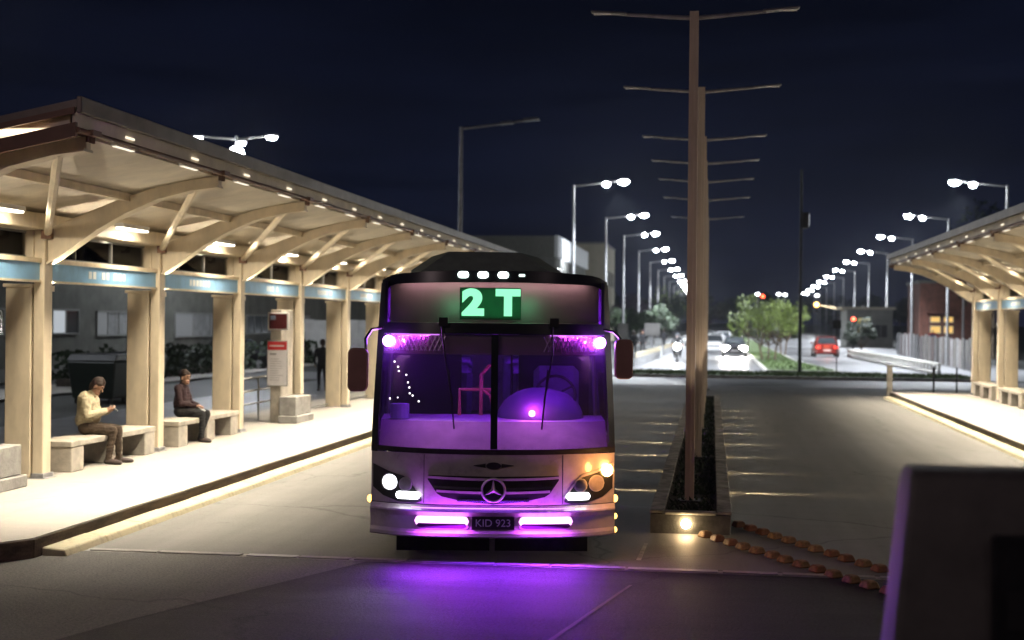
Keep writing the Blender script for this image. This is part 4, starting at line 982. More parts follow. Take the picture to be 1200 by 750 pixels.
hb = empty('paper', (-9.06, 23.92, .80), 'pale folded paper on the lap of the seated woman', 'paper', rz=R(-4))
box(-.07, .07, -.05, .05, 0, .012).build('folded_sheet', M_white, hb).rotation_euler = (0, R(38), 0)
def standing(stride=.08, arm=0.05):
    T = 'top'; L = 'leg'; P = []
    P += [(L, (0, -.08, .92), (0, .08, .92), .115, .115), (T, (0, -.05, 1.0), (0, -.07, 1.32), .12, .12), (T, (0, .05, 1.0), (0, .07, 1.32), .12, .12), (T, (0, -.14, 1.40), (0, .14, 1.40), .08, .08), (T, (0, 0, .9), (0, 0, 1.4), .13, .12), ('skin', (0, 0, 1.45), (.01, 0, 1.54), .052, .05)]
    P += head_prims((.02, 0, 1.63), (1, 0, -.05), (0, 1, 0), (0, 0, 1))
    for s in (-1, 1):
        P += [(T, (0, s * .20, 1.39), (-.04, s * .27, 1.12), .06, .05), (T, (-.04, s * .27, 1.12), (.10 + arm * s, s * .22, .93), .05, .04)]
        P += hand((.10 + arm * s, s * .22, .92), (.4, 0, -1), (0, -s, 0), .4, 1.0, s)
        P += [(L, (0, s * .085, .90), (.02 + stride * s, s * .10, .50), .095, .065), (L, (.02 + stride * s, s * .10, .50), (-.02 + stride * 1.4 * s, s * .10, .09), .063, .045)]
        x = -.02 + stride * 1.4 * s
        P += [('shoe', (x - .03, s * .10, .05), (x + .14, s * .12, .04), .043, .036)]
    return P
DK = {'skin': M_skin, 'top': M_dkcl, 'leg': M_btr, 'shoe': M_shoe, 'hair': M_hair, 'lip': M_lip, 'eye': M_eye}
person('person', standing(), DK, (-13.05, 45.7, -.03), R(115), 'person in dark clothes standing with back turned behind the station, near the info pillar', voxel=.012)
PG = 'people walking beside the avenue'
w0 = person('person', standing(.12), DK, (-5.45, 98.0, .0), R(100), 'walker in dark clothes nearest the yellow guard rail, left of a second walker', 'person', PG, voxel=.016)
w1 = dup(w0, loc=(-5.1, 103.0, 0), rz=R(-80), label='walker in dark clothes right of the other by the yellow guard rail')
w2 = dup(w0, loc=(-4.4, 128.0, 0), rz=R(80), label='farthest walker, dark and small, between the two yellow guard rails')

# ================================================================== STREET LAMPS
M_lampg = emit('street_lamp_glow', (.90, .95, 1.0), 260)
M_lampf = emit('far_lamp_glow', (.92, .95, 1.0), 20)
def make_street_lamp(lit=True, name='street_lamp', glow=None):
    r = empty(name, (0, 0, 0))
    MB().tube([(0, 0, 0), (0, 0, 9.9)], [.11, .07], 10).build('post', M_galv, r, smooth=True)
    MB().tube([(0, 0, 9.82), (1.6, 0, 10.0), (2.6, 0, 10.14)], [.05, .045, .04], 8).build('arm', M_galv, r, smooth=True)
    for x, z, w in ((1.78, 9.98, .26), (2.72, 10.10, .34)):
        h = MB().hexa([(x - w, -.2, z - .02), (x + w, -.2, z + .03), (x + w, .2, z + .03), (x - w, .2, z - .02)], [(x - w * .8, -.14, z + .10), (x + w * .8, -.14, z + .13), (x + w * .8, .14, z + .13), (x - w * .8, .14, z + .10)]).build('lamp_head', M_galv, r)
        if lit: MB().sphere((x, 0, z - .04), (w * .72 if x < 2 else w * .84, .22, .17), 14, 8).build('lamp_glass', glow or M_lampg, h, smooth=True)
    return r
sl0 = make_street_lamp(); SG1 = 'lit street lamps along the left side of the avenue'; SG2 = 'lit street lamps along the right side of the avenue'
LY = [76, 100, 121, 147, 175, 202, 230, 260, 292, 326, 362]
for i, y in enumerate(LY):
    o = sl0 if i == 0 else dup(sl0); o.location = (-7.6 - .002 * (y - 76), y, 0)
    tag(o, '%s lit twin-headed street lamp of the left row, counted from the bus' % ORD[i], 'street lamp', SG1)
    if i < 6: lamp('street_light', 'SPOT', (-7.6 + 2.3, y, 9.45), L_STREET * (1 if i < 3 else 1.4), COLD, .2, None, (.25, 0, -1), spot=R(140), blend=.8)
RY = [77, 101, 125, 150, 176, 203, 232, 262, 294, 328, 364]
for i, y in enumerate(RY):
    o = dup(sl0, loc=(15.45 + .036 * (y - 77), y, 0), rz=PI)
    tag(o, '%s lit twin-headed street lamp of the right row, counted from the canopy' % ORD[i], 'street lamp', SG2)
    if i < 6: lamp('street_light', 'SPOT', (15.45 + .036 * (y - 77) - 2.3, y, 9.45), L_STREET * (1 if i < 3 else 1.4), COLD, .2, None, (-.25, 0, -1), spot=R(140), blend=.8)
ul = make_street_lamp(False, 'unlit_street_lamp'); ul.location = (-9.7, 53, 0); tag(ul, 'unlit street lamp rising behind the left canopy roof above the bus', 'street lamp')
tl = empty('twin_street_lamp', (-21.2, 60, -.03), 'street lamp with two arms and a low floodlight, above the left canopy roof', 'street lamp')
MB().tube([(0, 0, 0), (0, 0, 10.6)], [.12, .07], 10).build('post', M_galv, tl, smooth=True)
MB().tube([(-1.75, 0, 10.6), (0, 0, 10.45), (1.6, 0, 10.6)], .045, 8).build('arm', M_galv, tl, smooth=True)
for x, z, w in ((-1.85, 10.55, .27), (1.62, 10.55, .27), (.22, 10.3, .2)):
    h = box(x - w, x + w, -.2, .2, z, z + .1).build('lamp_head', M_galv, tl); MB().sphere((x, 0, z - .02), (w * .9, .18, .12), 12, 8).build('lamp_glass', M_lampg, h, smooth=True)
h = box(.0, .3, -.25, -.1, 9.6, 9.9).build('floodlight', M_galv, tl); MB().sphere((.1, -.3, 9.75), (.36, .12, .36), 12, 8).build('lamp_glass', emit('flood_glow', (.95, .97, 1), 60), h, smooth=True)
lamp('street_light', 'SPOT', (-21.2, 60, 9.2), 5000, COLD, .15, None, (.15, .1, -1), spot=R(165), blend=.35)
FG = 'far street lamps low over the end of the avenue'
def small_lamp(x, y, h):
    r = empty('far_street_lamp', (x, y, 0)); MB().tube([(0, 0, 0), (0, 0, h)], .09, 6).build('post', M_galv, r); MB().sphere((0, -.15, h), (.42, .3, .22), 10, 6).build('lamp_glass', M_lampf, r, smooth=True); return r
fl0 = small_lamp(0, 0, 8.5); fl0.location = (9.4, 300, 0); tag(fl0, 'far street lamp above the median tree, left of a pair', 'street lamp', FG)
for i, (x, y, l) in enumerate(((13.8, 300, 'far street lamp above the median tree, second from the left'), (15.4, 306, 'far street lamp above the median tree, third from the left'), (22.5, 310, 'far street lamp right of those above the median tree'),
        (38, 260, 'far street lamp low between the right lamp rows, leftmost of its cluster'), (41, 268, 'far street lamp low between the right lamp rows, second of its cluster'), (45, 272, 'far street lamp low between the right lamp rows, third of its cluster'), (52, 280, 'far street lamp low behind the right lamp posts, fourth of its cluster'), (57, 290, 'far street lamp low behind the right lamp posts, rightmost of its cluster'))):
    dup(fl0, loc=(x, y, 0), label=l)
wl0 = empty('side_street_lamp', (0, 0, 0)); MB().tube([(0, 0, 0), (0, 0, 6.0)], .08, 8).build('post', M_galv, wl0); MB().sphere((0, -.1, 6.0), (.26, .2, .2), 10, 6).build('lamp_glass', emit('warm_globe_glow', (1, .86, .66), 18), wl0, smooth=True)
WGp = 'warm globe lamps left of the right canopy'
wl0.location = (21.5, 125, 0); tag(wl0, 'warm globe lamp by the right canopy tip, leftmost of three', 'street lamp', WGp)
dup(wl0, loc=(22.5, 125.5, 0), label='warm globe lamp by the right canopy tip, middle of three'); dup(wl0, loc=(23.7, 126, 0), label='warm globe lamp by the right canopy tip, rightmost of three')
hl0 = dup(wl0, loc=(19.0, 78, 0), label='yellowish lamp just above the right canopy roof'); hl0.scale = (1, 1, 1.35); hl0['group'] = 'yellowish lamps over the right canopy roof'

bl = dup(tl, loc=(-21.2, 34, -.03), label='added off-frame street lamp on the back street behind the left station, nearer than the other'); lamp('street_light', 'SPOT', (-21.2, 34, 9.2), 1800, COLD, .15, None, (.1, .2, -1), spot=R(140), blend=.8)  # unseen lamp added to brighten the back street
# two unseen lamps added behind the viewer to light the bus front
for x_, l_ in ((-11.5, 'left'), (10.5, 'right')):
    o = make_street_lamp(True, 'street_lamp', emit('added_lamp_glow', (1, .8, .76), 8)); o.location = (x_, -4, 0); o.rotation_euler.z = 0 if x_ < 0 else PI; tag(o, 'added unseen twin-headed lamp lighting the bus front, behind the viewer on the ' + l_, 'street lamp'); o['group'] = 'added unseen lamps behind the viewer'
    lamp('street_light', 'SPOT', (x_ + (2.3 if x_ < 0 else -2.3), -4, 9.4), 900 if x_ < 0 else 170, (1, .74, .76), .2, None, (-.3 * math.copysign(1, x_), .7, -.7), spot=R(140), blend=.8)
# thin pole with a signal box standing on the grass strip
tp_ = empty('signal_pole', (4.05, 66.3, .12), 'tall thin dark pole with a small lit box, on the grass strip', 'pole')
MB().tube([(0, 0, 0), (0, 0, 9.5)], [.09, .06], 10).build('post', M_dark, tp_, smooth=True)
sb = box(.06, .36, -.14, .14, 6.75, 7.5).build('signal_box', M_black, tp_, bevel=.02)
box(.362, .372, -.11, .11, 6.85, 7.4).build('signal_face', emit('signal_face_glow', (.9, .95, 1), 1.5), sb)
sp_ = empty('sign_post', (5.9, 68.2, .0), 'thin dark sign post on the avenue edge right of the tall thin pole', 'pole'); MB().tube([(0, 0, 0), (0, 0, 2.6)], .03, 8).build('post', M_dark, sp_)
box(-.2, .2, -.02, .0, 2.2, 2.6).build('plate', M_dark, sp_)

# traffic signal on a mast arm, right of the avenue
ts = empty('traffic_light', (15.6, 150, 0), 'traffic light with an amber lamp on a long arm over the avenue', 'traffic light')
MB().tube([(0, 0, 0), (0, 0, 4.3)], .11, 10).build('post', M_galv, ts, smooth=True); MB().tube([(0, 0, 3.2), (-2.2, 0, 3.9), (-4.7, 0, 4.35)], .07, 8).build('arm', mat('amber_arm', (.6, .45, .25), .5), ts, smooth=True)
hd = box(-4.95, -4.6, -.2, .1, 3.6, 4.75).build('signal_head', M_black, ts, bevel=.03)
MB().sphere((-4.78, -.22, 4.4), (.24, .08, .24), 10, 6).build('signal_lamp', emit('amber_signal', (1, .50, .12), 14), hd)
ts2 = empty('traffic_light', (12.5, 128, 0), 'small red traffic light in front of the dark shrub', 'traffic light')
MB().tube([(0, 0, 0), (0, 0, 2.6)], .06, 8).build('post', M_dark, ts2); hd = box(-.16, .16, -.16, .1, 2.3, 3.1).build('signal_head', M_black, ts2); MB().sphere((0, -.18, 2.85), (.17, .06, .17), 10, 6).build('signal_lamp', emit('red_signal', (1, .08, .03), 12), hd)
ts3 = empty('traffic_light', (4.9, 140, .1), 'red traffic light at the left edge of the median tree', 'traffic light')
MB().tube([(0, 0, 0), (0, 0, 4.6)], .06, 8).build('post', M_dark, ts3); hd = box(-.18, .18, -.16, .1, 4.3, 5.2).build('signal_head', M_black, ts3); MB().sphere((0, -.18, 4.95), (.16, .06, .16), 10, 6).build('signal_lamp', emit('red_signal', (1, .08, .03), 12), hd)

# ================================================================== TREES
def tree(name, loc, label, cr, clumps, leaves, size, leaf, trunks=((0, 0),), h0=1.2, group=None, seed=1):
    """trunk(s) with limbs, and a crown of many small leaves in uneven clumps within the radii cr"""
    rs = random.Random(seed); r = empty(name, loc, label, 'tree', group)
    cz = h0 + cr[2]; tb = MB(); cl = []
    for i in range(clumps):
        while True:
            p = Vector((rs.uniform(-1, 1), rs.uniform(-1, 1), rs.uniform(-1, 1)))
            if .15 < p.length < 1: break
        p = p * (.55 + .5 * rs.random()); cl.append(Vector((p.x * cr[0], p.y * cr[1], cz + p.z * cr[2] * (1 if p.z > 0 else .8))))
    for (tx, ty) in trunks:
        top = Vector((tx * 2.2, ty * 2.2, h0 + cr[2] * .6)); k = .07 * max(1, cr[2] / 2)
        tb.tube([(tx, ty, 0), (tx * 1.3 + rs.uniform(-.1, .1), ty * 1.3, h0 * .6), tuple(top)], [k, k * .8, k * .4], 7)
        for c in rs.sample(cl, min(6, len(cl))): tb.tube([(tx * 1.4, ty * 1.4, h0 * .7), tuple((Vector((tx * 1.6, ty * 1.6, h0)) + c) / 2 + Vector((0, 0, -.1))), tuple(c)], [k * .5, k * .35, k * .12], 5)
    tb.build('trunk', M_bark, r, smooth=True)
    vs = []; fs = []
    for c in cl:
        rad = rs.uniform(.20, .42) * (cr[0] + cr[2]) / 2
        for j in range(leaves):
            d = Vector((rs.gauss(0, 1), rs.gauss(0, 1), rs.gauss(0, .8))).normalized() * rad * rs.uniform(.35, 1) ** .5
            p = c + d; a = Vector((rs.gauss(0, 1), rs.gauss(0, 1), rs.gauss(0, 1))).normalized(); b = a.orthogonal().normalized() * size * rs.uniform(.5, 1.2); a = a * size * rs.uniform(.9, 1.6)
            n = len(vs); vs += [tuple(p - a), tuple(p + b * .6), tuple(p + a), tuple(p - b * .6)]; fs.append((n, n + 1, n + 2, n + 3))
    me = bpy.data.meshes.new('crown'); me.from_pydata(vs, [], fs); me.materials.append(leaf); o = bpy.data.objects.new('crown', me); col.objects.link(o); o.parent = r
    return r
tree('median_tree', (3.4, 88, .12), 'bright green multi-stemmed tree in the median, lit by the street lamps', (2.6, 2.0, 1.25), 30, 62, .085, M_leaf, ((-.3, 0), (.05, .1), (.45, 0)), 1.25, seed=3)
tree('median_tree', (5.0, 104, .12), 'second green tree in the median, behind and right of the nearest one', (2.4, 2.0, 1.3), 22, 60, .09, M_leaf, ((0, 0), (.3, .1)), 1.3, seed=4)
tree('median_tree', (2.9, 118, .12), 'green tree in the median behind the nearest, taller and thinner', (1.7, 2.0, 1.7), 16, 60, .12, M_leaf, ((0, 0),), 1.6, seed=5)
tree('shrub', (9.4, 118, .0), 'round dark shrub at the far side of the avenue, by the red signal', (1.6, 1.5, 1.3), 18, 90, .12, M_leafd, ((0, 0),), .5, seed=6).location = (12.6, 122, 0)
LG = 'dark trees left of the avenue beyond the bus'
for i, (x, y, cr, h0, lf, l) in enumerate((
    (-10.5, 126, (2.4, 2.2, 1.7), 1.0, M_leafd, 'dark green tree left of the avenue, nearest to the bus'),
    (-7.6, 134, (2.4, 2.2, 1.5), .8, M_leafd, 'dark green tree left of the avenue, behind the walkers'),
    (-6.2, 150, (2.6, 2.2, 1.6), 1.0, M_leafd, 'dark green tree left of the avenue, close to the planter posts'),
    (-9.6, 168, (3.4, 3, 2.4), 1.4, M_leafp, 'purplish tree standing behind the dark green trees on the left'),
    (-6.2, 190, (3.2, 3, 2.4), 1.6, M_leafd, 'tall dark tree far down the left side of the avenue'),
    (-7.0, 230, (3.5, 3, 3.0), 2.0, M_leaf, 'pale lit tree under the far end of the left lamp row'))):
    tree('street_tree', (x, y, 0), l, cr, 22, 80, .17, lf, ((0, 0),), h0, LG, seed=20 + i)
DG = 'big dark trees behind the right canopy'
for i, (x, y, cr, h0, l) in enumerate((
    (20.0, 104, (3.6, 3, 4.0), 3.0, 'big dark tree behind the tip of the right canopy'), (25.5, 108, (4.2, 3, 4.4), 3.2, 'big dark tree above the middle of the right canopy roof'))):
    tree('dark_tree', (x, y, 0), l, cr, 42, 90, .22, M_leafd, ((0, 0),), h0, DG, seed=40 + i)
HG = 'trees closing the far end of the avenue'
for i in range(12):
    x = -40 + i * 9.5 + random.uniform(-2, 2); 
    tree('far_tree', (x, 430 + random.uniform(-25, 40), 0), 'dark tree on the far horizon, %s from the left' % ORD[i], (6, 5, 4.2), 16, 40, .6, M_leafd, ((0, 0),), 2.5, HG, seed=60 + i)

# ================================================================== BUILDINGS
def window(parent, x, y, z, w, h, axis, sgn, glassm, lit=None, mull=2):
    """a framed window proud of a wall; axis 'x': wall faces sgn*x; axis 'y': wall faces sgn*y. x,y,z = lower left centre on the wall"""
    def B(u0, u1, d0, d1, z0, z1):
        d0, d1 = sorted((sgn * d0, sgn * d1))
        return (x + d0, x + d1, y + u0, y + u1, z0, z1) if axis == 'x' else (x + u0, x + u1, y + d0, y + d1, z0, z1)
    f = MB(); t = .07
    f.box(*B(0, w, .0, .06, z, z + t)); f.box(*B(0, w, 0, .06, z + h - t, z + h)); f.box(*B(0, t, 0, .06, z + t + .001, z + h - t - .001)); f.box(*B(w - t, w, 0, .06, z + t + .001, z + h - t - .001))
    for k in range(1, mull): f.box(*B(w * k / mull - .025, w * k / mull + .025, 0, .05, z + t + .001, z + h - t - .001))
    o = f.build('window', M_winf, parent)
    for k in range(mull):
        MB().box(*B(w * k / mull + .03, w * (k + 1) / mull - .03, .012, .022, z + t + .002, z + h - t - .002)).build('pane', (lit if lit and (k == 0 or mull == 1) else glassm), o)
    return o
M_litw = emit('lit_window_white', (.85, .92, 1), .5); M_litd = emit('dim_window', (.8, .85, .9), .12, (.1, .1, .1)); M_litwarm = emit('shop_light', (1, .62, .18), 1.0)
b1 = empty('building', (-25, 70, 0), 'long dark grey building with lit windows across the street behind the left station', 'building')
box(-9, 0, -35, 40, 0, 7.2).build('wall', M_fac, b1); box(-9.2, .15, -35.2, 40.2, 7.205, 7.5).build('roof', M_fac2, b1)
for i, (y, w, z, h, lit, mu) in enumerate(((50.1, 2.3, 1.7, 1.0, M_litw, 2), (54.0, 4.3, 1.6, 1.05, M_litd, 4), (62.4, 6.9, 1.45, 1.2, M_litd, 3), (72.5, 4.0, 1.5, 1.1, None, 3), (80, 4.5, 1.5, 1.1, M_litd, 3), (42.5, 4, 1.7, 1, None, 3))):
    window(b1, 0, y - 70, z, w, h, 'x', 1, M_curt if lit is M_litd else M_winp, lit, mu)
for i in range(16): window(b1, 0, -33 + i * 4.4, 4.3, 3.7, 1.9, 'x', 1, M_winp, None, 5)
box(-.02, .03, -34, 39, .02, .5).build('plinth', M_fac2, b1)
b2 = empty('building', (-13.8, 122, 0), 'pale modern building with a bright cladding band, right above the bus roof', 'building')
box(-16, 0, 0, 30, 0, 8.0).build('wall', M_fac2, b2); box(-16.2, -.05, -.1, 30.1, 8.003, 9.9).build('upper_storey', mat('cladding_grey', (.17, .17, .15), .7, var=.1), b2)
box(-.05, .25, -.1, 30.1, 8.05, 9.95).build('cladding_band', M_bandw, b2)
for i in range(7): window(b2, 0, 1.5 + i * 4, 5.6, 2.2, 1.6, 'x', 1, M_winp, None, 2)
for i in range(9): box(-.02, .06, .6 + i * 3.2, .85 + i * 3.2, 6.6, 8.0).build('fin', M_fac2, b2)
for i in range(6): window(b2, -14.5 + i * 2.4, 0, 5.4, 1.5, 1.6, 'y', -1, M_winp, None, 2)
lamp('facade_light', 'SPOT', (-10.2, 128, 6.2), 5000, COLD, .2, None, (-1, .35, 1.2), spot=R(110), blend=.8)
b3 = empty('building', (-12.2, 158, 0), 'beige tower block right of the bright cladding band', 'building')
box(-4, 0, 0, 16, 0, 11.2).build('wall', M_beige, b3); box(-4.1, .1, -.1, 16.1, 11.203, 11.4).build('roof', M_fac2, b3)
for i in range(4): window(b3, 0, 1.5 + i * 3.6, 6.5, 1.6, 1.8, 'x', 1, M_winp, None, 2)
b4 = empty('building', (18.7, 131, 0), 'red brown corner shop with warm lit windows behind the right fence', 'building')
box(0, 5.2, 0, 8, 0, 6.2).build('wall', M_brick, b4); box(-.15, 5.35, -.15, 8.1, 6.203, 6.45).build('roof', M_fac, b4)
for x, z, w, h in ((.9, 1.6, 1.0, .75), (2.1, 1.6, .9, .75), (.9, 2.6, .95, .6), (2.1, 2.6, .9, .6)): window(b4, x, 0, z, w, h, 'y', -1, M_winp, M_litwarm, 1)
box(.6, 3.3, -.5, -.02, 3.5, 3.65).build('awning', M_brick, b4)
b5 = empty('building', (13.6, 146, 0), 'low grey shop with a yellowish lit panel, behind the traffic light arm', 'building')
box(0, 4.6, 0, 7, 0, 3.9).build('wall', M_fac2, b5); box(-.6, 4.8, -.7, 7.1, 3.903, 4.15).build('roof', M_beige, b5)
box(1.1, 2.3, -.06, -.005, 1.6, 3.0).build('lit_panel', emit('yellow_panel', (.9, .72, .25), .35, (.4, .35, .1)), b5)
window(b5, 2.7, 0, 1.0, 1.4, 1.4, 'y', -1, M_winp, None, 2)
b6 = empty('building', (9.5, 240, 0), 'low dark kiosk with a lit fascia left of the red car', 'building')
box(0, 4.8, 0, 5, 0, 3.3).build('wall', M_fac, b6); box(-.4, 5.2, -.8, 5.1, 3.303, 3.6).build('roof', M_brick, b6); window(b6, .6, 0, 1.0, 3.4, 1.3, 'y', -1, M_winp, M_litw, 3)

# ================================================================== FENCES, RAILS, HOARDINGS
def hoarding(loc, rz, n, w, h, label, seed, tones):
    r = empty('hoarding_fence', loc, label, 'fence', None, rz); rs = random.Random(seed)
    base = {}
    for i in range(n):
        hh = h * rs.uniform(.94, 1.05); M = rs.choice(tones)
        o = box(i * w + .01, (i + 1) * w - .01, -.02, .02, .05, hh).build('fence_panel', M, r, bevel=.004); o.location.y = rs.uniform(-.03, .03)
    for i in range(0, n + 1, 2): box(i * w - .03, i * w + .03, .04, .10, 0, h).build('fence_post', M_galv, r)
    return r
TN = [M_hoard, mat('hoarding_pale', (.32, .29, .28), .6, var=.15, scale=1.5), mat('hoarding_pink', (.22, .16, .16), .6, var=.2, scale=1.5), mat('hoarding_grey', (.12, .12, .125), .6, var=.2, scale=1.5)]
hoarding((13.2, 72, 0), R(88), 34, 1.25, 1.7, 'long fence of pale grey panels beyond the right guard rail', 3, TN)
pf = hoarding((-23.4, 72, -.03), 0, 9, 1.2, 2.3, 'pale hoarding with small notices behind the left station, seen past the info pillar', 5, [mat('hoarding_white', (.5, .49, .47), .6, var=.1, scale=1.5)])
nb = MB(); rs = random.Random(9)
for i in range(4): 
    u = 1 + i * 2.4; nb.box(u, u + .9, -.062, -.056, 1.2, 1.75); nb.box(u, u + .7, -.062, -.056, .75, 1.0)
tag(nb.build('notice', M_print, pf), kind='stuff')
def guard_rail(name, loc, rz, n, label, material, group=None, h=.75):
    r = empty(name, loc, label, 'guard rail', group, rz)
    for i in range(n + 1): box(i * 2 - .05, i * 2 + .05, -.05, .05, 0, h).build('post', M_galv, r)
    prof = [(-.07, h - .30), (-.10, h - .22), (-.07, h - .15), (-.10, h - .08), (-.07, h), (-.055, h), (-.08, h - .08), (-.05, h - .15), (-.08, h - .22), (-.055, h - .30)]
    MB().prism(prof, -.1, n * 2 + .1, 'x').build('beam', material, r, smooth=False)
    return r
M_gry = mat('rail_yellow_white', (.66, .58, .38), .5, var=.12)
guard_rail('guard_rail', (-4.15, 75, 0), R(88.6), 11, 'yellowish guard rail on the left kerb of the avenue, nearer one', M_gry, 'yellowish guard rails by the walkers')
guard_rail('guard_rail', (-3.5, 101, 0), R(88.6), 9, 'yellowish guard rail on the left kerb of the avenue, farther one behind the motorcycle', M_gry, 'yellowish guard rails by the walkers')
pr = empty('road_railing', (10.85, 69.5, 0), 'long white balustrade along the right kerb of the avenue', 'railing', rz=R(91.6))
M_bal = mat('balustrade_paint', (.60, .58, .52), .6, var=.1)
for i in range(36): box(i * 1.0 - .05, i * 1.0 + .05, -.06, .06, 0, .48).build('baluster', M_bal, pr)
box(-.1, 35.1, -.09, .09, .482, .58).build('handrail', M_bal, pr, bevel=.02); box(-.1, 35.1, -.08, .08, .10, .20).build('lower_rail', M_galv, pr)
bo = empty('bollard', (5.92, 48.2, 0), 'pale square bollard at the far left corner of the right platform', 'bollard'); box(-.09, .09, -.09, .09, 0, 1.0).build('bollard_body', M_conc, bo, bevel=.02); box(-.11, .11, -.11, .11, 1.002, 1.05).build('bollard_cap', M_conc, bo, bevel=.015)
ns = empty('round_sign', (17.9, 118, 0), 'round red no entry style sign in front of the corner shop', 'road sign'); MB().tube([(0, 0, 0), (0, 0, 2.0)], .05, 8).build('post', M_galv, ns); MB().disc((0, -.08, 1.35), .45, 'y', 20, .02).build('sign_disc', M_red, ns); MB().disc((0, -.092, 1.35), .30, 'y', 20, .008).build('sign_face', mat('sign_blue_dark', (.1, .12, .3), .5), ns)
# hedge and planter boxes across the back street
hg = empty('hedge', (-21.5, 44, -.03), 'low dark hedge along the far side of the back street', 'hedge')
vs = MB()
for i in range(5200):
    y = random.uniform(0, 34); x = random.gauss(0, .35); z = random.uniform(.1, 1.15) * (1 + .15 * math.sin(y * 2.1) + .1 * math.sin(y * 5.3)); a = Vector((random.gauss(0, 1), random.gauss(0, 1), random.gauss(0, 1))).normalized() * .11; b_ = a.orthogonal() * .6
    p = Vector((x, y, z)); vs.add([p - a, p + b_, p + a, p - b_], [(0, 1, 2, 3)])
vs.build('foliage', M_leafd, hg); box(-.25, .25, 0, 34, 0, .35).build('hedge_core', M_soil, hg)
BGp = 'dark green containers behind the left station'
c0 = empty('waste_container', (-17.2, 37.5, -.03)); MB().hexa([(-.6, -.55, .15), (.6, -.55, .15), (.6, .55, .15), (-.6, .55, .15)], [(-.72, -.65, 1.2), (.72, -.65, 1.2), (.72, .65, 1.2), (-.72, .65, 1.2)]).build('container_body', mat('container_green', (.010, .018, .013), .5, var=.15), c0, bevel=.04)
MB().hexa([(-.74, -.67, 1.203), (.74, -.67, 1.203), (.74, .67, 1.203), (-.74, .67, 1.203)], [(-.7, -.45, 1.4), (.7, -.45, 1.4), (.7, .45, 1.4), (-.7, .45, 1.4)]).build('container_lid', M_black, c0, bevel=.03)
for x in (-.5, .5):
    for y in (-.45, .45): MB().disc((x - .03, y, .09), .09, 'x', 12, .06).build('wheel', M_rubber, c0)
tag(c0, 'dark green waste container behind the seated man, left one', 'waste container', BGp); dup(c0, loc=(-17.3, 40.3, -.03), rz=.1, label='dark green waste container behind the seated man, right one')
wk = sheet('back_pavement', [(-22.5, 20), (-19.8, 20), (-19.8, 110), (-22.5, 110)], .06, M_plat)

# ================================================================== VEHICLES
def make_car(paint, name='car', front_lit=0.0, rear_lit=0.0, hr=.17):
    """length along y, nose at -y; built from lofted sections"""
    r = empty(name, (0, 0, 0))
    st_ = [(-2.05, .55, .30, .62), (-1.95, .74, .24, .74), (-1.5, .84, .20, .86), (-.75, .87, .19, .95), (.3, .88, .19, .97), (1.3, .87, .20, .98), (1.85, .82, .24, .95), (2.05, .70, .32, .84)]
    m_ = MB(); ring = 10
    for y, w, z0, z1 in st_:
        zm = (z0 + z1) / 2; m_.v += [(-w * .86, y, z0), (w * .86, y, z0), (w * .97, y, z0 + .10), (w, y, zm - .03), (w, y, zm + .08), (w * .95, y, z1 - .05), (w * .80, y, z1), (-w * .80, y, z1), (-w * .95, y, z1 - .05), (-w, y, zm + .08), (-w, y, zm - .03), (-w * .97, y, z0 + .10)]
    ring = 12
    for i in range(len(st_) - 1):
        for j in range(ring): m_.f.append((i * ring + j, i * ring + (j + 1) % ring, (i + 1) * ring + (j + 1) % ring, (i + 1) * ring + j))
    m_.f += [tuple(range(ring)), tuple((len(st_) - 1) * ring + j for j in range(ring - 1, -1, -1))]
    m_.build('body', paint, r, smooth=True)
    MB().hexa([(-.74, -.80, .945), (.74, -.80, .945), (.74, 1.75, .945), (-.74, 1.75, .945)], [(-.56, -.02, 1.43), (.56, -.02, 1.43), (.56, 1.20, 1.43), (-.56, 1.20, 1.43)]).build('cabin_glass', M_winp, r, bevel=.04)
    box(-.55, .55, .02, 1.18, 1.425, 1.465).build('roof', paint, r, bevel=.015)
    for s in (-1, 1):
        for y0, z0, y1, z1 in ((-.80, .95, -.02, 1.43), (1.75, .95, 1.2, 1.43), (.6, .95, .6, 1.43)): MB().tube([(s * .75, y0, z0), (s * .57, y1, z1)], .035, 6).build('pillar', paint, r)
        for y in (-1.3, 1.3):
            w = MB().disc((s * .80 - .09, y, .31), .31, 'x', 18, .18).build('wheel', M_rubber, r); MB().disc((s * .80 - .10, y, .31), .19, 'x', 14, .20).build('rim', M_galv, w)
        MB().sphere((s * .60, -1.98, .63), (hr, .07, hr * .55), 10, 6).build('headlight', emit('car_headlight_%g' % front_lit, (1, .96, .86), front_lit) if front_lit else M_chrome, r, smooth=True)
        box(*sorted((s * .50, s * .74)), 2.0, 2.06, .66, .80).build('tail_light', emit('car_tail_%g' % rear_lit, (1, .05, .03), rear_lit, (.3, .02, .02)), r, bevel=.01)
        box(*sorted((s * .84, s * 1.0)), -.55, -.45, .95, 1.07).build('wing_mirror', paint, r, bevel=.02)
    box(-.26, .26, -2.075, -2.055, .40, .52).build('number_plate', M_white, r); box(-.26, .26, 2.055, 2.075, .45, .57).build('number_plate', M_white, r)
    box(-.45, .45, -2.07, -2.04, .55, .66).build('grille', M_black, r)
    return r
M_carw = mat('car_white', (.72, .72, .72), .3, var=.03, coat=.6); M_carr = mat('car_red', (.22, .022, .015), .3, var=.06, coat=.6); M_card = mat('car_dark', (.03, .03, .035), .3, var=.1, coat=.6); M_cars = mat('car_silver', (.45, .46, .48), .3, metal=.4, var=.05, coat=.5)
CG = 'cars coming down the avenue'
def car(paint, loc, rz, label, fl=0, rl=0, group=CG, hr=.17):
    c = make_car(paint, 'car', fl, rl, hr); c.location = loc; c.rotation_euler.z = rz; tag(c, label, 'car', group); return c
car(M_carw, (.15, 111, 0), 0, 'white car with dim lights coming nearest beside the tan posts', 1.5, 0)
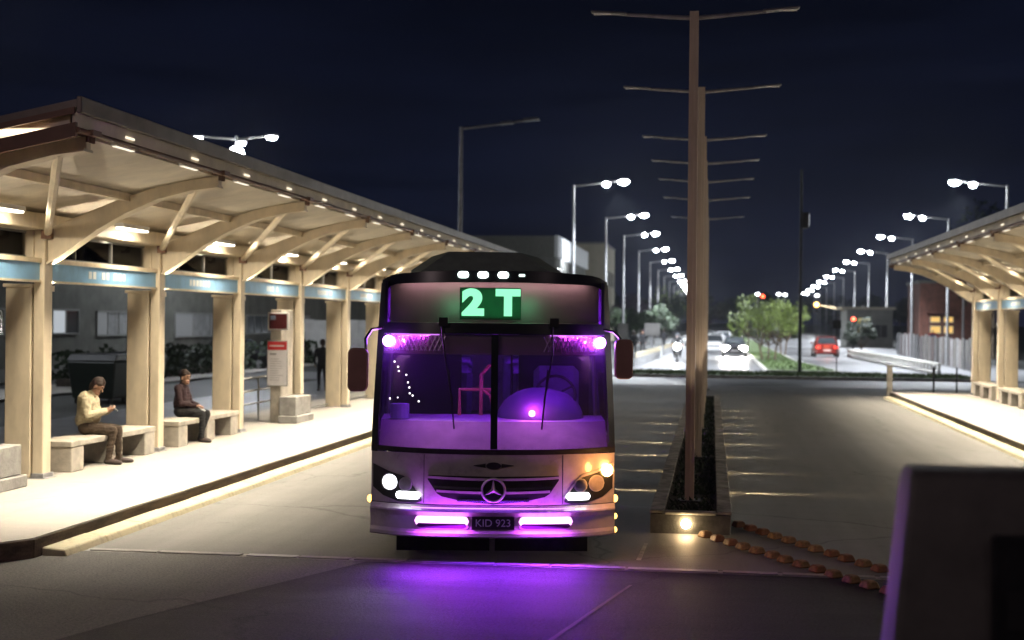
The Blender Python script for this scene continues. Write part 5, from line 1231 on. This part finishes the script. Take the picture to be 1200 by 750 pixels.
car(M_carw, (.35, 130, 0), 0, 'white car following the nearest white car', 3, 0)
car(M_cars, (-1.7, 138, 0), 0, 'silver car in the left lane, partly behind the tan posts', 4, 0)
car(M_card, (1.55, 101, 0), 0, 'dark car with dazzling headlights beside the median', 1500, 0, hr=.27)
car(M_carw, (1.2, 150, 0), 0, 'white car far back in the queue beside the median', 5, 0)
car(M_carw, (-.4, 168, 0), 0, 'farthest white car in the oncoming queue', 5, 0)
lamp('car_beam', 'SPOT', (1.5, 98.6, .65), 300, (1, .93, .8), .1, None, (0, -1, -.06), spot=R(50), blend=.6)
car(M_carr, (8.15, 104, 0), PI, 'red car with lit tail lights driving away at the right of the median', 0, 6, 'cars driving away')
lamp('tail_glow', 'POINT', (8.15, 101.4, .8), 15, (1, .25, .12), .2)
car(M_card, (-22.0, 63.5, -.03), R(80), 'dark parked car with red lights glimpsed left of the info pillar', 0, 3, 'cars behind the left station')
# motorcycle and rider
mo = empty('motorcycle', (-2.1, 85.2, 0), 'motorcycle with a single bright headlight coming down the left lane', 'motorcycle')
for y in (-.65, .65):
    t = MB(); t.tube([(0, y + .29 * math.cos(2 * PI * k / 20), .31 + .29 * math.sin(2 * PI * k / 20)) for k in range(21)], .055, 8, caps=False); w = t.build('wheel', M_rubber, mo, smooth=True)
    MB().disc((-.05, y, .31), .10, 'x', 12, .10).build('rim', M_galv, w)
MB().hexa([(-.13, -.25, .35), (.13, -.25, .35), (.12, .4, .35), (-.12, .4, .35)], [(-.14, -.35, .88), (.14, -.35, .88), (.12, .5, .82), (-.12, .5, .82)]).build('body', M_card, mo, bevel=.05)
box(-.13, .13, .0, .75, .825, .90).build('saddle', M_rubber, mo, bevel=.03)
for s in (-1, 1): MB().tube([(s * .07, -.64, .31), (s * .08, -.45, .95)], .025, 8).build('fork', M_chrome, mo)
MB().tube([(-.38, -.30, 1.06), (-.1, -.42, 1.0), (.1, -.42, 1.0), (.38, -.30, 1.06)], .018, 8).build('handlebar', M_black, mo)
MB().sphere((0, -.56, .95), (.20, .09, .20), 12, 8).build('headlight', emit('moto_headlight', (.97, .98, 1), 60), mo, smooth=True)
R_ = []
R_ += [('leg', (-.08, .25, .95), (.08, .25, .95), .12, .12), ('top', (0, .22, 1.0), (0, .10, 1.35), .15, .14), ('top', (-.15, .06, 1.42), (.15, .06, 1.42), .085, .085), ('skin', (0, .05, 1.45), (0, .02, 1.52), .055, .055)]
R_ += [('hair', (0, .0, 1.63), (0, .02, 1.65), .135, .14), ('skin', (0, -.08, 1.58), (0, -.09, 1.56), .06, .055), ('hair', (0, -.04, 1.56), (0, -.05, 1.52), .10, .08)]
for s in (-1, 1):
    R_ += [('top', (s * .21, .06, 1.41), (s * .34, -.05, 1.18), .065, .055), ('top', (s * .34, -.05, 1.18), (s * .33, -.26, 1.09), .052, .042)] + hand((s * .33, -.26, 1.09), (0, -1, -.2), (0, -.2, -1), .6, 1, s)
    R_ += [('leg', (s * .09, .22, .95), (s * .22, -.18, .78), .095, .07), ('leg', (s * .22, -.18, .78), (s * .18, -.02, .36), .068, .05), ('shoe', (s * .18, .02, .32), (s * .18, -.14, .28), .045, .04)]
person('person', R_, {'skin': M_skin, 'top': M_dkcl, 'leg': M_btr, 'shoe': M_shoe, 'hair': mat('helmet_grey', (.12, .13, .15), .3)}, (-2.1, 85.2, 0), 0, 'rider in a helmet on the oncoming motorcycle', voxel=.016)
lamp('moto_beam', 'SPOT', (-2.1, 84.4, .95), 250, (.97, .98, 1), .1, None, (0, -1, -.08), spot=R(55), blend=.7)
# small street signs among the walkers
sg0 = empty('street_sign', (-6.1, 96, 0), 'pale square sign board left of the walkers', 'road sign'); MB().tube([(0, 0, 0), (0, 0, 1.4)], .05, 8).build('post', M_galv, sg0); box(-.35, .35, -.07, -.05, 1.2, 2.3).build('sign_face', M_hoard, sg0)
sg1 = dup(sg0, loc=(-5.2, 122, 0), label='pale sign board behind the walkers, under the dark trees'); sg1.scale = (1.9, 1, 1)

# ================================================================== AIR
hz = box(-160, 160, -40, 560, -1.2, 24).build('haze', M_white); tag(hz, kind='stuff')
HM = bpy.data.materials.new('haze_air'); HM.use_nodes = True; t = HM.node_tree; t.nodes.clear()
o = t.nodes.new('ShaderNodeOutputMaterial'); v = t.nodes.new('ShaderNodeVolumePrincipled'); v.inputs['Color'].default_value = (.8, .85, .95, 1); v.inputs['Density'].default_value = .0002; v.inputs['Anisotropy'].default_value = .8
t.links.new(v.outputs[0], o.inputs['Volume']); hz.data.materials.clear(); hz.data.materials.append(HM)
scene.cycles.volume_bounces = 0
